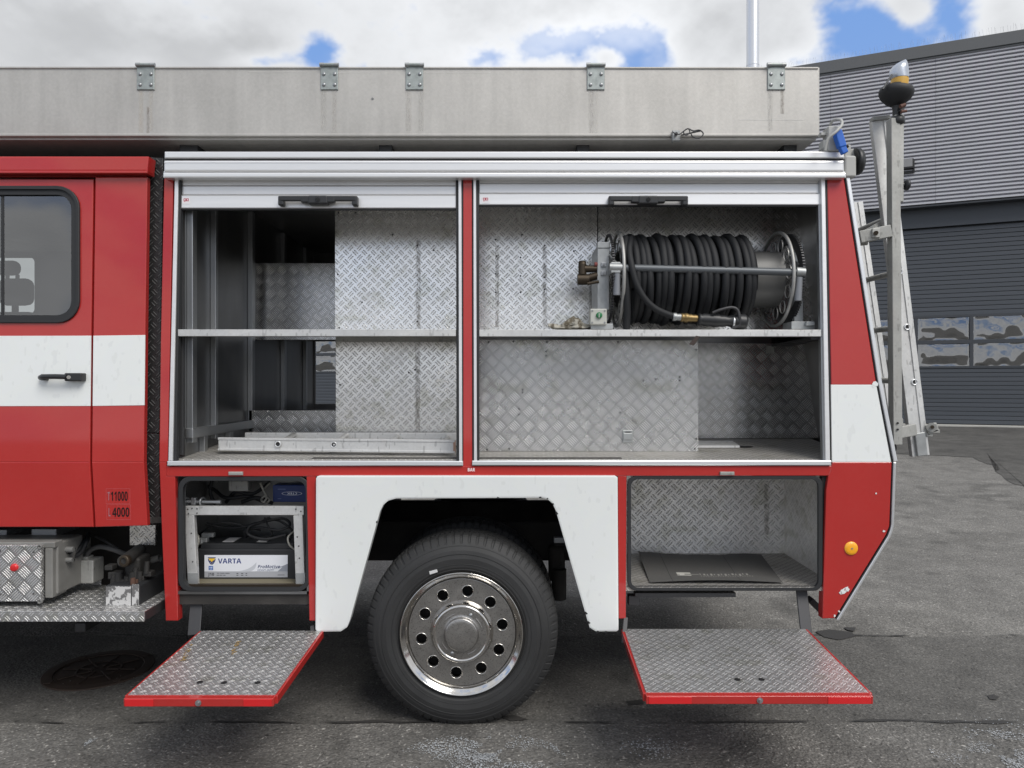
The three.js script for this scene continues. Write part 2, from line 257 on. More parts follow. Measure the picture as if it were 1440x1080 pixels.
// the darker repair strip that the truck stands on, its edges a little ragged
function ragged(x0, x1, n, za, zb, up, ja, jb, s) {
  const pos = [], uv = [], xs = steps(x0, x1, n), ea = (x) => za + ja * (fbm(x * 3 + 500, 1.5, 4096, s, 4) - .5), eb = (x) => zb + jb * (fbm(x * 3 + 500, 7.5, 4096, s + 5, 4) - .5);
  for (let i = 0; i < n; i++) for (let j = 0; j < 4; j++) {
    const c = [[xs[i], j], [xs[i], j + 1], [xs[i + 1], j + 1], [xs[i + 1], j]].map(([x, k]) => [x, mix(ea(x), eb(x), k / 4)]);
    for (const k of [0, 1, 2, 0, 2, 3]) { pos.push(c[k][0], gy(...c[k]) + up, c[k][1]); uv.push(c[k][0], c[k][1]); }
  }
  const g = new THREE.BufferGeometry(); g.setAttribute('position', new THREE.Float32BufferAttribute(pos, 3)); g.setAttribute('uv', new THREE.Float32BufferAttribute(uv, 2)); g.computeVertexNormals(); return g;
}
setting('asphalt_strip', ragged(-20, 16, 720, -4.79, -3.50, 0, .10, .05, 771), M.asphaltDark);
setting('pavement', ragged(-20, 16, 720, -3.555, 5, .004, .075, 0, 775), M.asphaltNear);
{ // dark seam of sealant along the strip, cracked
  M.seal = std({ color: lin(.040, .038, .036), roughness: .7 });
  const seam = (x0, x1, z, w, s, up, jag) => { const pos = [], uv = [], n = Math.round((x1 - x0) / .03), P = (i) => { const x = x0 + (x1 - x0) * i / n, zz = z + jag * (fbm(x * 3 + 500, 1.5, 4096, s, 4) - .5), ww = w * Math.max(.0, fbm(x * 5 + 300, 3, 4096, s + 3, 4) * 2.8 - 1.15); return [[x, zz - ww / 2], [x, zz + ww / 2]]; };
    for (let i = 0; i < n; i++) { const [a, b] = P(i), [d, c] = P(i + 1), q = [a, b, c, d]; for (const k of [0, 1, 2, 0, 2, 3]) { pos.push(q[k][0], gy(...q[k]) + up, q[k][1]); uv.push(...q[k]); } }
    const g = new THREE.BufferGeometry(); g.setAttribute('position', new THREE.Float32BufferAttribute(pos, 3)); g.setAttribute('uv', new THREE.Float32BufferAttribute(uv, 2)); g.computeVertexNormals(); return g; };
  setting('tar_seam', seam(-3.5, 3.6, -3.565, .032, 775, .008, .075), M.seal);
  setting('tar_seam', seam(-3, 5, -4.81, .02, 771, .004, .10), M.seal);
}
{ // dark resurfaced apron before the hall, with a ragged near corner, and spilt white powder
  const outline = (pts, up, jag, s) => { const c = pts.reduce((a, p) => [a[0] + p[0] / pts.length, a[1] + p[1] / pts.length], [0, 0]), ring = [];
    pts.forEach((p, i) => { const q = pts[(i + 1) % pts.length], n = Math.max(2, Math.round(Math.hypot(q[0] - p[0], q[1] - p[1]) / .25)); for (let k = 0; k < n; k++) { const x = mix(p[0], q[0], k / n), z = mix(p[1], q[1], k / n); ring.push([x + jag * (fbm(x * 1.5 + 90, z * 1.5 + 90, 4096, s, 3) - .5), z + jag * (fbm(x * 1.5 + 30, z * 1.5 + 90, 4096, s + 4, 3) - .5)]); } });
    const pos = [], uv = []; const R = 10;
    ring.forEach((p, i) => { const q = ring[(i + 1) % ring.length]; for (let k = 0; k < R; k++) { const m = (a, t) => [mix(c[0], a[0], t), mix(c[1], a[1], t)], A = m(p, k / R), B = m(q, k / R), C = m(q, (k + 1) / R), D = m(p, (k + 1) / R); for (const v of [A, C, B, A, D, C]) { pos.push(v[0], gy(...v) + up, v[1]); uv.push(...v); } } });
    const g = new THREE.BufferGeometry(); g.setAttribute('position', new THREE.Float32BufferAttribute(pos, 3)); g.setAttribute('uv', new THREE.Float32BufferAttribute(uv, 2)); g.computeVertexNormals(); return g; };
  const on = (px, py) => { let d = 1000 * EYE / (py - 540); for (let i = 0; i < 30; i++) d = 1000 * (EYE - gy((px - 720) / 1000 * d, -d)) / (py - 540); return [(px - 720) / 1000 * d, -d]; };
  for (const l of [[[1146, 889], [1165, 886], [1196, 890], [1203, 896], [1180, 901], [1158, 897]], [[1388, 980], [1396, 978.5], [1404, 982], [1400, 986], [1391, 985]], [[1186, 883], [1204, 884], [1200, 889], [1190, 887]], [[880, 986], [906, 984], [904, 990], [884, 991]], [[700, 1008], [720, 1006], [742, 1012], [716, 1014]]]) setting('tar_spot', outline(l.map((p) => on(...p)), .005, .06, 785), M.seal);
  setting('apron', outline([on(1090, 634), on(1260, 639), on(1375, 643), on(1402, 660), on(1442, 688), on(1600, 700), on(1800, 690), on(1800, 606), on(1300, 599.5), on(1090, 597)], .002, .5, 781), M.asphaltFar);
}
{ // white powder spilt on the asphalt in front: many specks
  const pos = [], sp = (cx, cz, rx, rz, n) => { for (let i = 0; i < n; i++) { const a = rnd() * 6.283, r = Math.pow(rnd(), .8), x = cx + Math.cos(a) * r * rx + r * rz * .4 * Math.cos(a), z = cz + Math.sin(a) * r * rz, q = fbm(x * 9 + 50, z * 9 + 50, 4096, 791, 3); if (q < .46) continue; const s = .0012 + .0042 * rnd() * (q > .56 ? 1.2 : .7), t = rnd() * 3; for (const k of [0, 1, 2]) pos.push(x + s * Math.cos(t - k * 2.09), gy(x, z) + .0095, z + s * Math.sin(t - k * 2.09)); } };
  sp(-.13, -3.24, .30, .20, 3800); sp(2.28, -3.22, .26, .26, 4200); sp(-2.05, -3.36, .16, .05, 900); sp(.66, -3.3, .12, .1, 260); sp(2.6, -3.45, .5, .2, 400);
  const g = new THREE.BufferGeometry(); g.setAttribute('position', new THREE.Float32BufferAttribute(pos, 3)); g.computeVertexNormals();
  const o = part('white_powder', g, std({ color: lin(.42, .44, .46), roughness: .95 }), scene); o.userData = { label: 'white powder spilt in specks on the asphalt in front of the truck', category: 'powder', kind: 'stuff' };
}
{ // grit lying about
  const g = []; const st = [0, 1, 2].map((k) => { const q = new THREE.IcosahedronGeometry(1, 0); const p = q.attributes.position; for (let i = 0; i < p.count; i++) { const f = .75 + .4 * fbm(p.getX(i) * 1.3 + 9, p.getY(i) * 1.3 + p.getZ(i) + 9, 64, 40 + k, 2); p.setXYZ(i, p.getX(i) * f, p.getY(i) * f * .6, p.getZ(i) * f); } q.computeVertexNormals(); return q; });
  for (let i = 0; i < 900; i++) { const far = rnd() < .5, x = far ? 1.3 + rnd() * 4 : -3 + rnd() * 6, z = far ? -3.3 - rnd() * 5 : -3.15 - rnd() * 1.1, s = .0012 + .0045 * rnd() ** 4; g.push(st[i % 3].clone().rotateY(rnd() * 6).scale(s, s, s).translate(x, gy(x, z) + .005 + s * .3, z)); }
  const o = part('grit', g, std({ color: lin(.17, .16, .145), roughness: .9 }), scene); o.userData = { label: 'loose grit and small stones scattered over the asphalt', category: 'grit', kind: 'stuff' };
}
{ // manhole cover
  const c = at(140, 942, 1.7 / .402), o = thing('manhole_cover', 'rusty round iron manhole cover set in the asphalt below the cab', 'manhole cover', V(c.x, .001, c.z));
  const iron = std({ color: 0xffffff, map: colorTex(256, .5, (u, v) => { const f = fbm(u * 8, v * 8, 8, 801, 5); return [.030 + .028 * f, .022 + .016 * f, .018 + .010 * f]; }), metalness: .3, roughness: .75 });
  const P = V(c.x, 0, c.z), y0 = -.02;
  part('ring', lathe([[.235, y0], [.235, .007], [.239, .009], [.292, .009], [.296, .005], [.296, y0]], P, UP, 64), iron, o);
  part('lid', [lathe([[0.001, .0045], [.229, .0045], [.229, y0]], P, UP, 64), lathe([[.11, .004], [.112, .0085], [.124, .0085], [.126, .004]], P, UP, 48)], iron, o);
  for (let i = 0; i < 8; i++) { const a = i * Math.PI / 4; part('rib', beam(V(c.x + .04 * Math.cos(a), .0062, c.z + .04 * Math.sin(a)), V(c.x + .215 * Math.cos(a), .0062, c.z + .215 * Math.sin(a)), .006, .012, .002, UP), iron, o); }
  for (let i = 0; i < 4; i++) { const a = i * Math.PI / 2 + .7; part('lug', box(c.x + .266 * Math.cos(a), .0105, c.z + .266 * Math.sin(a), .04, .005, .03, .002), iron, o); }
}

// ---------------------------------------------------------------- the hall
{
  const W3 = (u, y, n) => V(WALL.x + WT.x * u + WN.x * n, y, WALL.z + WT.z * u + WN.z * n);
  const hall = thing('service_hall', 'grey hall clad in horizontal corrugated metal above dark sectional doors', 'hall', W3(0, RISE, 0));
  const yaw = Math.atan2(WN.x, WN.z);
  const wbox = (u0, u1, y0, y1, n0, n1, r = 0.004) => { const g = box(0, 0, 0, u1 - u0, y1 - y0, n1 - n0, r); g.rotateY(yaw); const c = W3((u0 + u1) / 2, (y0 + y1) / 2, (n0 + n1) / 2); g.translate(c.x, c.y, c.z); return g; };
  const clad = std({ color: 0xffffff, map: colorTex(256, 3.1, (u, v) => { const k = .50 * (.94 + .12 * fbm(u * 6, v * 6, 6, 901, 4)); return [k * .98, k * .985, k * 1.05]; }), metalness: .1, roughness: .5 });
  const dk = std({ color: lin(.062, .070, .082), roughness: .5 }), dk2 = std({ color: lin(.056, .064, .076), roughness: .5 }), dk3 = std({ color: lin(.066, .074, .087), roughness: .5 }), trim = std({ color: lin(.105, .11, .115), roughness: .55 }), fr = std({ color: lin(.045, .05, .058), roughness: .5 });
  const y0 = 6.28, y1 = 10.0, pitch = .098, nr = Math.round((y1 - y0) / pitch);
  const prof = (len) => { const s = new THREE.Shape(); s.moveTo(-.06, y0); const pts = []; for (let i = 0; i < nr; i++) { const y = y0 + i * (y1 - y0) / nr, p = (y1 - y0) / nr; pts.push([.045, y + p * .06], [.045, y + p * .52], [-.045, y + p * .58], [-.045, y + p * .98]); } for (const p of pts) s.lineTo(p[0], p[1]); s.lineTo(-.06, y1); s.closePath(); const g = new THREE.ExtrudeGeometry(s, { depth: len, bevelEnabled: false }); return g; };
  const SL = 2.43, sheetGeo = boxUV(prof(SL - .006)); sheetGeo.computeVertexNormals();
  for (let k = -11; k < 3; k++) {                      // profile x -> out of the wall, y -> up, depth -> along the wall
    const m = new THREE.Mesh(sheetGeo, clad); m.name = numbered('cladding_sheet'); m.castShadow = m.receiveShadow = true;
    const o = W3(.19 + k * SL, 0, .40); m.matrixAutoUpdate = true; m.position.copy(o).sub(ORG.get(hall)); m.quaternion.setFromRotationMatrix(new THREE.Matrix4().makeBasis(WN, UP, WN.clone().cross(UP)));
    hall.add(m);
  }
  const U0 = -26.5, U1 = 7.5;
  part('wall', [wbox(U0, U1, y0 - .02, y1, .1, .345, 0), wbox(U0, U1, 5.75, y0 - .02, -.06, .1, 0), wbox(U0, -22.2, RISE - .1, 5.75, -.1, .05, 0), wbox(-15.9, -2.75, RISE - .1, 5.75, -.1, .05, 0), wbox(3.55, U1, RISE - .1, 5.75, -.1, .05, 0),
    wbox(U0, U1, RISE - .1, y1, -6.2, -6, 0), wbox(U0 - .2, U0, RISE - .1, y1, -6, .1, 0), wbox(U1, U1 + .2, RISE - .1, y1, -6, .1, 0), wbox(U0, U1, y1 - .3, y1 - .05, -6, .1, 0), wbox(U0, U1, RISE - .1, RISE + .02, -6, -.1, 0)], dk2, hall);
  part('soffit', wbox(U0, U1, y0 - .06, y0 - .02, .1, .42, 0), fr, hall);
  part('roof_trim', [wbox(U0 - .25, U1 + .25, y1, y1 + .31, -.4, .50, .01), wbox(U0 - .25, U1 + .25, y1 - .05, y1 - .003, .36, .47, .005)], trim, hall);
  { const sp = []; for (let u = -4.5; u < 3.5; u += .055) { const a = W3(u, y1 + .31, .2 + .12 * rnd()), b = a.clone().add(V((rnd() - .5) * .12, .22 + .06 * rnd(), (rnd() - .5) * .1)); sp.push(cyl(a, b, .0018, .0018, 3)); } part('bird_spike', sp, M.steel, hall, { kind: 'stuff' }); }
  part('threshold', wbox(-26, U1, RISE - .06, RISE + .035, .02, .32, .01), std({ color: lin(.42, .41, .38), roughness: .8 }), hall);
  const pane = phys({ color: lin(.62, .66, .68), roughness: .03, transmission: 1, thickness: 0, ior: 3.0, specularIntensity: 1 });
  function door(uc, panes) {                           // sectional door: slats, two rows of panes in a frame
    const pw = 1.235, w = pw * panes, a = uc - w / 2, b = uc + w / 2, d = new THREE.Group(); d.name = numbered('garage_door'); hall.add(d); d.position.set(0, 0, 0); ORG.set(d, ORG.get(hall).clone());
    const slat = (yA, yB) => { const n = Math.round((yB - yA) / .1125), h = (yB - yA) / n, g = joined(wbox(a, b, 0, h - .012, -.03, .018 , .006)); for (let i = 0; i < n; i++) { const m = new THREE.Mesh(g, [dk, dk3, dk][i % 3]); m.name = numbered('door_slat'); m.castShadow = m.receiveShadow = true; const org = ORG.get(d); m.position.set(-org.x, yA + i * h - org.y, -org.z); d.add(m); } };
    slat(RISE + .05, 2.10); slat(3.47, 5.72);
    part('backing', [wbox(a, b, RISE + .04, 2.10, -.05, -.031, 0), wbox(a, b, 3.47, 5.74, -.05, -.031, 0)], fr, d);
    const rows = [[2.16, 2.73], [2.83, 3.41]], f = [wbox(a, b, 2.10, 2.16, -.05, .03), wbox(a, b, 2.73, 2.83, -.05, .03), wbox(a, b, 3.41, 3.47, -.05, .03)];
    for (let i = 0; i <= panes; i++) { const u = a + i * pw; f.push(wbox(Math.max(a, u - .04), Math.min(b, u + .04), 2.16, 2.73, -.05, .03), wbox(Math.max(a, u - .04), Math.min(b, u + .04), 2.83, 3.41, -.05, .03)); }
    part('window_frame', f, fr, d);
    for (const [p, q] of rows) for (let i = 0; i < panes; i++) { const u = a + i * pw; const g = new THREE.PlaneGeometry(pw - .08, q - p, 48, 24), A = g.attributes.position; for (let k = 0; k < A.count; k++) { const x = A.getX(k), y = A.getY(k), e = sstep(0, .06, Math.min((pw - .08) / 2 - Math.abs(x), (q - p) / 2 - Math.abs(y))); A.setZ(k, e * (.012 * (1 - (x / .58) ** 2) * (1 - (y / .29) ** 2) + .026 * (fbm((x + u) * 3.1 + 90, (y + p) * 3.1 + 40, 4096, 921, 2) - .5))); } g.computeVertexNormals(); g.rotateY(yaw); { const c = W3(u + pw / 2, (p + q) / 2, -.01); g.translate(c.x, c.y, c.z); } part('window_pane', g, pane, d, { keepUV: true }); }
  }
  door(.425, 5); door(-19.05, 5);
  // things parked in the hall behind the panes
  const lampP = W3(-.46, 7.33, .5), lamp = thing('wall_lamp', 'small black square floodlight fixed on the corrugated wall of the hall', 'lamp', lampP);
  part('housing', wbox(-.62, -.30, 7.2, 7.46, .42, .55, .02), M.black, lamp); part('lens', wbox(-.585, -.335, 7.25, 7.45, .55, .556, .004), std({ color: lin(.25, .25, .25), roughness: .3 }), lamp); part('bracket', [wbox(-.64, -.61, 7.12, 7.4, .40, .5, .004), wbox(-.31, -.28, 7.12, 7.4, .40, .5, .004), wbox(-.64, -.28, 7.1, 7.13, .37, .5, .004)], M.black, lamp);
  const f0 = at(1058.5, 100, 23.5), flue = thing('flue_pipe', 'tall bright steel flue pipe rising behind the roof box', 'flue', V(f0.x, 10, f0.z));
  part('pipe', lathe([[.2, 8.5], [.2, 12.2], [.205, 12.2], [.205, 12.26], [.2, 12.26], [.2, 17.5]].map(([r, h]) => [r, h]), V(f0.x, 0, f0.z), UP, 40), std({ color: lin(.72, .73, .75), metalness: .75, roughness: .35 }), flue);
  part('collar', lathe([[.2, 10.0], [.32, 10.0], [.22, 10.25], [.2, 10.25]], V(f0.x, 0, f0.z), UP, 32), M.steel, flue);
}

// ---------------------------------------------------------------- the fire truck
const iU = (y) => 1 / mix(1 / 3.5, 1 / 3.56, (650 - y) / 420), iL = (y) => 1 / mix(1 / 3.5, 1 / 3.53, (y - 650) / 220);
const up = (o) => (y) => iU(y) + o, lo = (o) => (y) => iL(y) + o;         // the side leans in above and below its widest line; o metres further in
const truck = thing('fire_truck', 'red and white fire truck with open roller shutters, folded down steps and grey roof box', 'fire truck', V(-.25, 0, -4.7));
const NZ = V(0, 0, 1), NX = V(1, 0, 0);

{ // ---- cab
  const win = roundPx(-300, 262, 110, 453, 30), d0 = .012;
  const door = part('cab_door', [plate([[-330, 252], [131, 252], [128, 470], [126, 650], [-330, 650]], up(d0), .03, .8, [win]), plate([[-330, 650], [126, 650], [131, 741], [-330, 741]], lo(d0), .03, .8)], M.red, truck);
  part('white_stripe', plate([[-330, 473], [128, 472], [127, 571], [-330, 572]], up(d0 - .002), .004, .3), M.white, door);
  const ring = (o, i, r1, r2, d, t) => plate(roundPx(...o, r1), up(d), t, .8, [roundPx(...i, r2)]);
  part('window_seal', [ring([-301, 261, 111, 454], [-297, 265, 107, 450], 31, 27, d0 - .012, .035), ring([-298, 264, 108, 451], [-290, 273, 101, 444], 28, 21, d0 - .002, .025)], M.rubber, door);
  part('window_pane', (() => { const g = plate(roundPx(-292, 271, 103, 446, 22), up(d0 + .012), .0005, 0); const q = decal(-292, 271, 103, 446, up(d0 + .012), 0); return q; })(), phys({ color: lin(.50, .53, .52), roughness: .01, transmission: 1, thickness: 0, ior: 2.25, specularIntensity: 1 }), door);
  part('window_bar', plate([[1, 272], [5, 272], [5, 445], [1, 445]], up(d0 + .008), .01, .4), M.rubber, door);
  const y = 530, dh = up(d0)(y), P = (px, py, o) => at(px, py, dh - o);
  const h = part('door_handle', [tube([P(57, 531, .018), P(60, 530, .04), P(75, 529.5, .046), P(94, 530, .044)], .0125, 16, 10), boxPx(90, 524.5, 114, 536, dh - .045, .046, .006), boxPx(56, 526, 64, 535, dh - .03, .03, .006)], M.plastic, door);
  part('lock', cyl(P(96.5, 530.5, .046), P(96.5, 530.5, .05), .009, .009, 16), M.chrome, h);
  part('cab_panel', [plate([[-1200, 249], [-333, 249], [-333, 650], [-1200, 650]], up(d0), .03, .8), plate([[-1200, 650], [-333, 650], [-333, 741], [-1200, 741]], lo(d0), .03, .8)], M.red, truck);
  const side = part('cab_panel', [plate([[134, 249], [207, 249], [204, 470], [202, 650], [129, 650], [131, 470]], up(d0), .03, .8), plate([[129, 650], [202, 650], [207, 739], [134, 741]], lo(d0), .03, .8)], M.red, truck);
  part('white_stripe', plate([[131, 472], [204, 471], [203, 570], [130, 571]], up(d0 - .002), .004, .3), M.white, side);
  const num = (t1, t2) => { const c = document.createElement('canvas'); c.width = 256; c.height = 160; const x = c.getContext('2d'); x.clearRect(0, 0, 256, 160); x.strokeStyle = 'rgba(205,95,98,.75)'; x.lineWidth = 4; x.strokeRect(2, 2, 252, 156); x.fillStyle = '#a06a72'; x.save(); x.font = 'bold 124px sans-serif'; x.scale(.42, 1); x.fillText(t1, 36, 124); x.restore(); x.save(); x.fillStyle = '#110708'; x.font = 'bold 134px sans-serif'; x.scale(t2.length > 4 ? .50 : .62, 1); x.fillText(t2, t2.length > 4 ? 96 : 96, 128); x.restore(); const t = new THREE.CanvasTexture(c); t.colorSpace = THREE.SRGBColorSpace; return std({ map: t, transparent: true, depthWrite: false, roughness: .4 }); };
  part('number_sticker', decal(149, 687, 183, 708.5, lo(d0), .001), num('T', '11000'), side, { keepUV: true, label: 'sticker reading T 11000' });
  part('number_sticker', decal(150, 709.5, 184, 731, lo(d0), .001), num('L', '4000'), side, { keepUV: true, label: 'sticker reading L 4000' });
  part('roof_gutter', [plate([[-330, 220], [209, 220], [207, 240], [-330, 240]], up(-.02), .07, 1.4), plate([[-330, 240], [207.5, 240], [206.5, 243.5], [-330, 243.5]], up(-.026), .07, .8), plate([[-330, 243.5], [206, 243.5], [206, 249], [-330, 249]], up(.03), .03, .4)], M.red, truck);
  const T = at(-330, 222, 3.62).setX(-6.4), R = at(206, 738, 3.53), zb = -5.95;
  part('cab_roof', span(T.x, R.x, T.y - .05, T.y - .005, zb, -3.62), M.treadBlack, truck);  // black colour stands in for the shade between roof and roof box
  // shell behind: rear wall, floor, far side with its window, far enough in to close the cab
  const fw = (x, yy) => at(x, yy, 5.93);
  part('cab_shell', [span(R.x - .03, R.x - .005, R.y + .02, T.y - .05, zb, -3.70), span(T.x - .02, T.x, R.y, T.y, zb, -3.56), span(T.x, R.x, R.y, R.y + .03, zb, -3.56),
    plate([[-330, 205], [205, 205], [205, 760], [-330, 760]], 5.93, .03, 0, [roundPx(-230, 362, 48.5, 441, 7)])], std({ color: lin(.09, .09, .092), roughness: .8 }), truck);
  const seatM = std({ color: lin(.035, .036, .04), roughness: .85 });
  for (const [dx, d] of [[0, 4.9], [-122, 4.9]]) { // crew seats seen through the window
    const s = (x0, y0, x1, y1, r, dep) => { const a = at(x0 + dx, y0, d + dep / 2), b = at(x1 + dx, y1, d + dep / 2); return span(a.x, b.x, b.y, a.y, -d - dep / 2, -d + dep / 2, r); };
    const seat = part('crew_seat', [s(7, 393, 53, 431, .06, .10), s(20, 428, 27, 445, .006, .03), s(-90, 440, 60, 620, .05, .12)], seatM, truck);
    part('headrest', [s(0, 368, 34, 389, .05, .09), s(10, 386, 14, 398, .004, .02), s(24, 386, 28, 398, .004, .02)], seatM, seat);
  }
  part('corner_guard', [plate([[207, 221], [229, 222], [226, 480], [224, 609], [203, 609], [204, 480]], up(.07), .03, .8), plate([[203, 610.5], [224, 610.5], [224, 650], [202, 650]], up(.07), .03, .8), plate([[202, 650], [224, 650], [225, 735], [208, 738]], lo(.07), .03, .8)], M.treadBlack, truck);
  part('guard_plate', plate([[182, 738], [219, 738], [218, 767], [182, 767]], 3.75, .02, .6), M.tread2, truck, { label: 'small chequer plate hanging under the cab corner' });
}
{ // ---- body: frame of the side, rear panel, trims
  part('body_frame', [
    plate([[231, 240], [243.5, 240], [235.5, 650], [224, 650], [226, 480]], up(0), .04, .8), plate([[651, 240], [664, 240], [664, 657], [651, 657]], up(.003), .04, .8), plate([[244, 240], [651, 240], [651, 251], [244, 251]], up(.03), .02, 0), plate([[664, 240], [1163, 240], [1163, 251], [664, 251]], up(.03), .02, 0),
    plate([[234, 656], [1170, 655], [1170, 669], [234, 670]], lo(0), .04, .8), plate([[224, 650], [234, 650], [234, 670], [246, 670], [250, 873], [233, 873], [228, 760]], lo(.001), .05, .8), plate([[431, 669.5], [444, 669.5], [443.5, 873], [435, 873]], lo(.002), .05, .8), plate([[869, 669], [881, 669], [880, 870], [870, 870]], lo(.002), .05, .8)], M.red, truck);
  const rear = part('rear_panel', [plate([[1163.5, 246], [1186, 246], [1232.5, 541], [1169, 541]], up(0), .04, .8), plate([[1171, 650], [1254, 650], [1250.7, 740], [1246, 752], [1174, 869.5], [1156.7, 870], [1162, 690], [1165, 670]], lo(-.002), .05, .8)], M.red, truck);
  part('white_stripe', plate([[1168.5, 541], [1232.5, 541], [1253.5, 650], [1170, 650]], up(-.001), .04, .6), M.white, rear);
  const chips = []; for (const [x, y, r] of [[1230.5, 540, 3.2], [1228, 543, 1.8], [1186, 832, 4.5], [1191, 829, 3], [1182, 834, 2.2], [1243, 747, 1.6], [1180, 860, 1.5], [1174, 866, 1.8], [1232, 694, 1]]) chips.push(plate(circlePx(x, y, r, 9).map(([a, b]) => [a + (rnd() - .5) * r, b + (rnd() - .5) * r * .8]), y < 650 ? up(-.0024) : lo(-.0044), .001, 0));
  part('paint_chip', chips, M.white, rear);
  const edge = (pts, a, b) => { const n = pts.map((p, i) => { const q = pts[Math.max(0, i - 1)], r = pts[Math.min(pts.length - 1, i + 1)], L = Math.hypot(r[0] - q[0], r[1] - q[1]); return [-(r[1] - q[1]) / L, (r[0] - q[0]) / L]; }); return [...pts.map((p, i) => [p[0] - n[i][0] * a, p[1] - n[i][1] * a]), ...pts.map((p, i) => [p[0] - n[i][0] * b, p[1] - n[i][1] * b]).reverse()]; };
  const e1 = [[1187, 247], [1233, 541], [1254.5, 650]], e2 = [[1254.5, 650], [1251.5, 738], [1250, 745], [1247, 753], [1175, 870]];
  part('edge_rubber', [plate(edge(e1, 0, 3), up(.002), .04, .3), plate(edge(e2, 0, 2.5), lo(.002), .05, .3)], M.rubber, rear);
  part('edge_trim', [plate(edge(e1, 2.8, 8), up(-.006), .05, .8), plate(edge(e2, 2.3, 6), lo(-.006), .06, .8)], M.rail, rear);
  { const c = at(1197, 771, iL(771) - .003), o = part('side_reflector', lathe([[0, .009], [.020, .0085], [.031, .005], [.0335, 0]].map(([r, h]) => [r, h]), c, NZ, 32), M.amber, rear); part('screw', cyl(c.clone().add(V(0, 0, .008)), c.clone().add(V(0, 0, .0105)), .005, .004, 10), M.steel, o);
    const rb = []; for (let i = 0; i < 5; i++) { const a = i * 1.2566 + .3; rb.push(beam(c.clone().add(V(.006 * Math.cos(a), .006 * Math.sin(a), .0086)), c.clone().add(V(.028 * Math.cos(a), .028 * Math.sin(a), .0062)), .0016, .002, .0005)); } part('spoke', rb, M.yellow, o); }
  // rear wall, roof, floor, bulkhead, far side, tank
  const zf = -3.56, zb = -5.93, A = at(1180, 250, 3.5), B = at(1245, 650, 3.5), yR = 2.80, yF = 1.33;
  part('rear_wall', slab(V(A.x - .02, yR, zf), V(B.x - .02, yF - .02, zf), V(B.x - .02, yF - .02, zb), V(A.x - .02, yR, zb), V(1, .15, 0).normalize(), -.02), M.inner, truck);
  part('rear_wall', slab(V(B.x - .02, yF - .02, zf), V(1.83, 1.0, zf), V(1.83, 1.0, zb), V(B.x - .02, yF - .02, zb), NX, -.02), M.under, truck);
  part('body_roof', span(-1.70, 1.68, yR - .005, yR + .03, zb, -3.57), M.inner, truck);
  part('compartment_floor', [slab(V(-1.69, 1.326, -3.535), V(1.79, 1.326, -3.535), V(1.76, 1.381, -4.26), V(-1.69, 1.381, -4.26), UP, .02), span(-1.69, 1.76, 1.36, 1.381, zb, -4.26, 0)], M.treadFloor, truck);
  part('far_side', plate([[434, 350], [1004, 350], [1004, 600], [434, 600]], 5.93, .03, 0, [[[443, 480], [640, 480], [640, 568], [443, 568]]]), M.inner, truck);
  // tank and plates behind the compartments
  part('water_tank', [span(-.99, 1.55, 1.385, 1.985, -5.8, -4.24, 0), span(-.99, 1.55, 1.985, 2.74, -5.8, -4.06, 0)], M.inner, truck);
  const bx = (x0, y0, x1, y1, d, t = .004) => plate([[x0, y0], [x1, y0], [x1, y1], [x0, y1]], d, t, .3);
  const w1 = part('back_plate', bx(471, 268, 661, 466, 4.02), M.tread2, truck), w2 = part('back_plate', bx(472, 480, 661, 619, 4.02), M.tread2, truck), w3 = part('back_plate', bx(663, 262, 840, 468, 4.02), M.tread2, truck), w4 = part('back_plate', bx(841, 262, 1165, 468, 4.024), M.tread2, truck);
  part('back_plate', plate([[870, 480], [1140, 484], [1157.5, 616], [870, 617]], 4.2, .004, .3), M.tread5b, truck, { label: 'dull chequer plate behind the locker' });
  part('back_plate', bx(360, 370, 505, 478, 4.6), M.tread5b, truck); part('back_plate', bx(350, 577, 505, 613, 4.45), M.tread5b, truck);
  const ang = bx(472, 473.5, 661, 480.5, 4.0, .02); part('shelf_angle', ang, M.aluDull, truck);
  const riv = new THREE.SphereGeometry(.005, 8, 5), rv = (w, l, d) => { for (const [x, y] of l) put('rivet', riv, M.steelDark, w, at(x, y, d)); };
  rv(w1, [[475, 386], [477, 461], [476, 299], [500, 299], [587, 345], [552, 330], [610, 352], [509, 425], [587, 452]], 4.018); rv(w2, [[478, 541], [515, 478], [548, 478], [580, 478], [620, 478], [575, 524], [584, 520]], 4.018); rv(w3, [[697, 337], [698, 360], [697, 385], [697, 411], [732, 362], [732, 388], [732, 411], [766, 345], [766, 390], [766, 407], [807, 353], [806, 406], [734, 330]], 4.018);

  const streak = (sd) => new THREE.MeshStandardMaterial({ color: lin(.16, .135, .095), roughness: .9, transparent: true, depthWrite: false, alphaMap: grayTex(64, 1, (u, v) => { const e = Math.sin(clamp(u) * Math.PI), f = fbm(u * 5, v * 22, 5, sd, 4, 22); return (.25 + .75 * sstep(.3, .75, f)) * sstep(0, 1, e) * .42; }, 256) });
  for (const [x, y0, y1, w, sd, d] of [[588, 335, 462, 9, 61, 4.018], [587, 482, 607, 9, 62, 4.018], [699, 345, 460, 7, 63, 4.018], [766, 345, 462, 9, 64, 4.018], [1078, 676, 752, 10, 66, 4.226]]) part('dirt_streak', decal(x - w / 2, y0, x + w / 2, y1, d, .001), streak(sd), truck, { keepUV: true });
  // bulkhead on the left with its posts and rail
  const XB = -1.655;
  const bh = part('bulkhead', span(XB - .03, XB, 1.33, 2.80, -5.93, -3.60, 0), M.inner, truck);
  const px = (x, d) => V(XB, 0, -d);
  for (const [d, w] of [[3.62, .05], [3.90, .035], [4.45, .05], [5.08, .05], [5.62, .03]]) part('bulkhead_post', span(XB, XB + .03, 1.40, 2.78, -d - w, -d, .003), M.post, truck);
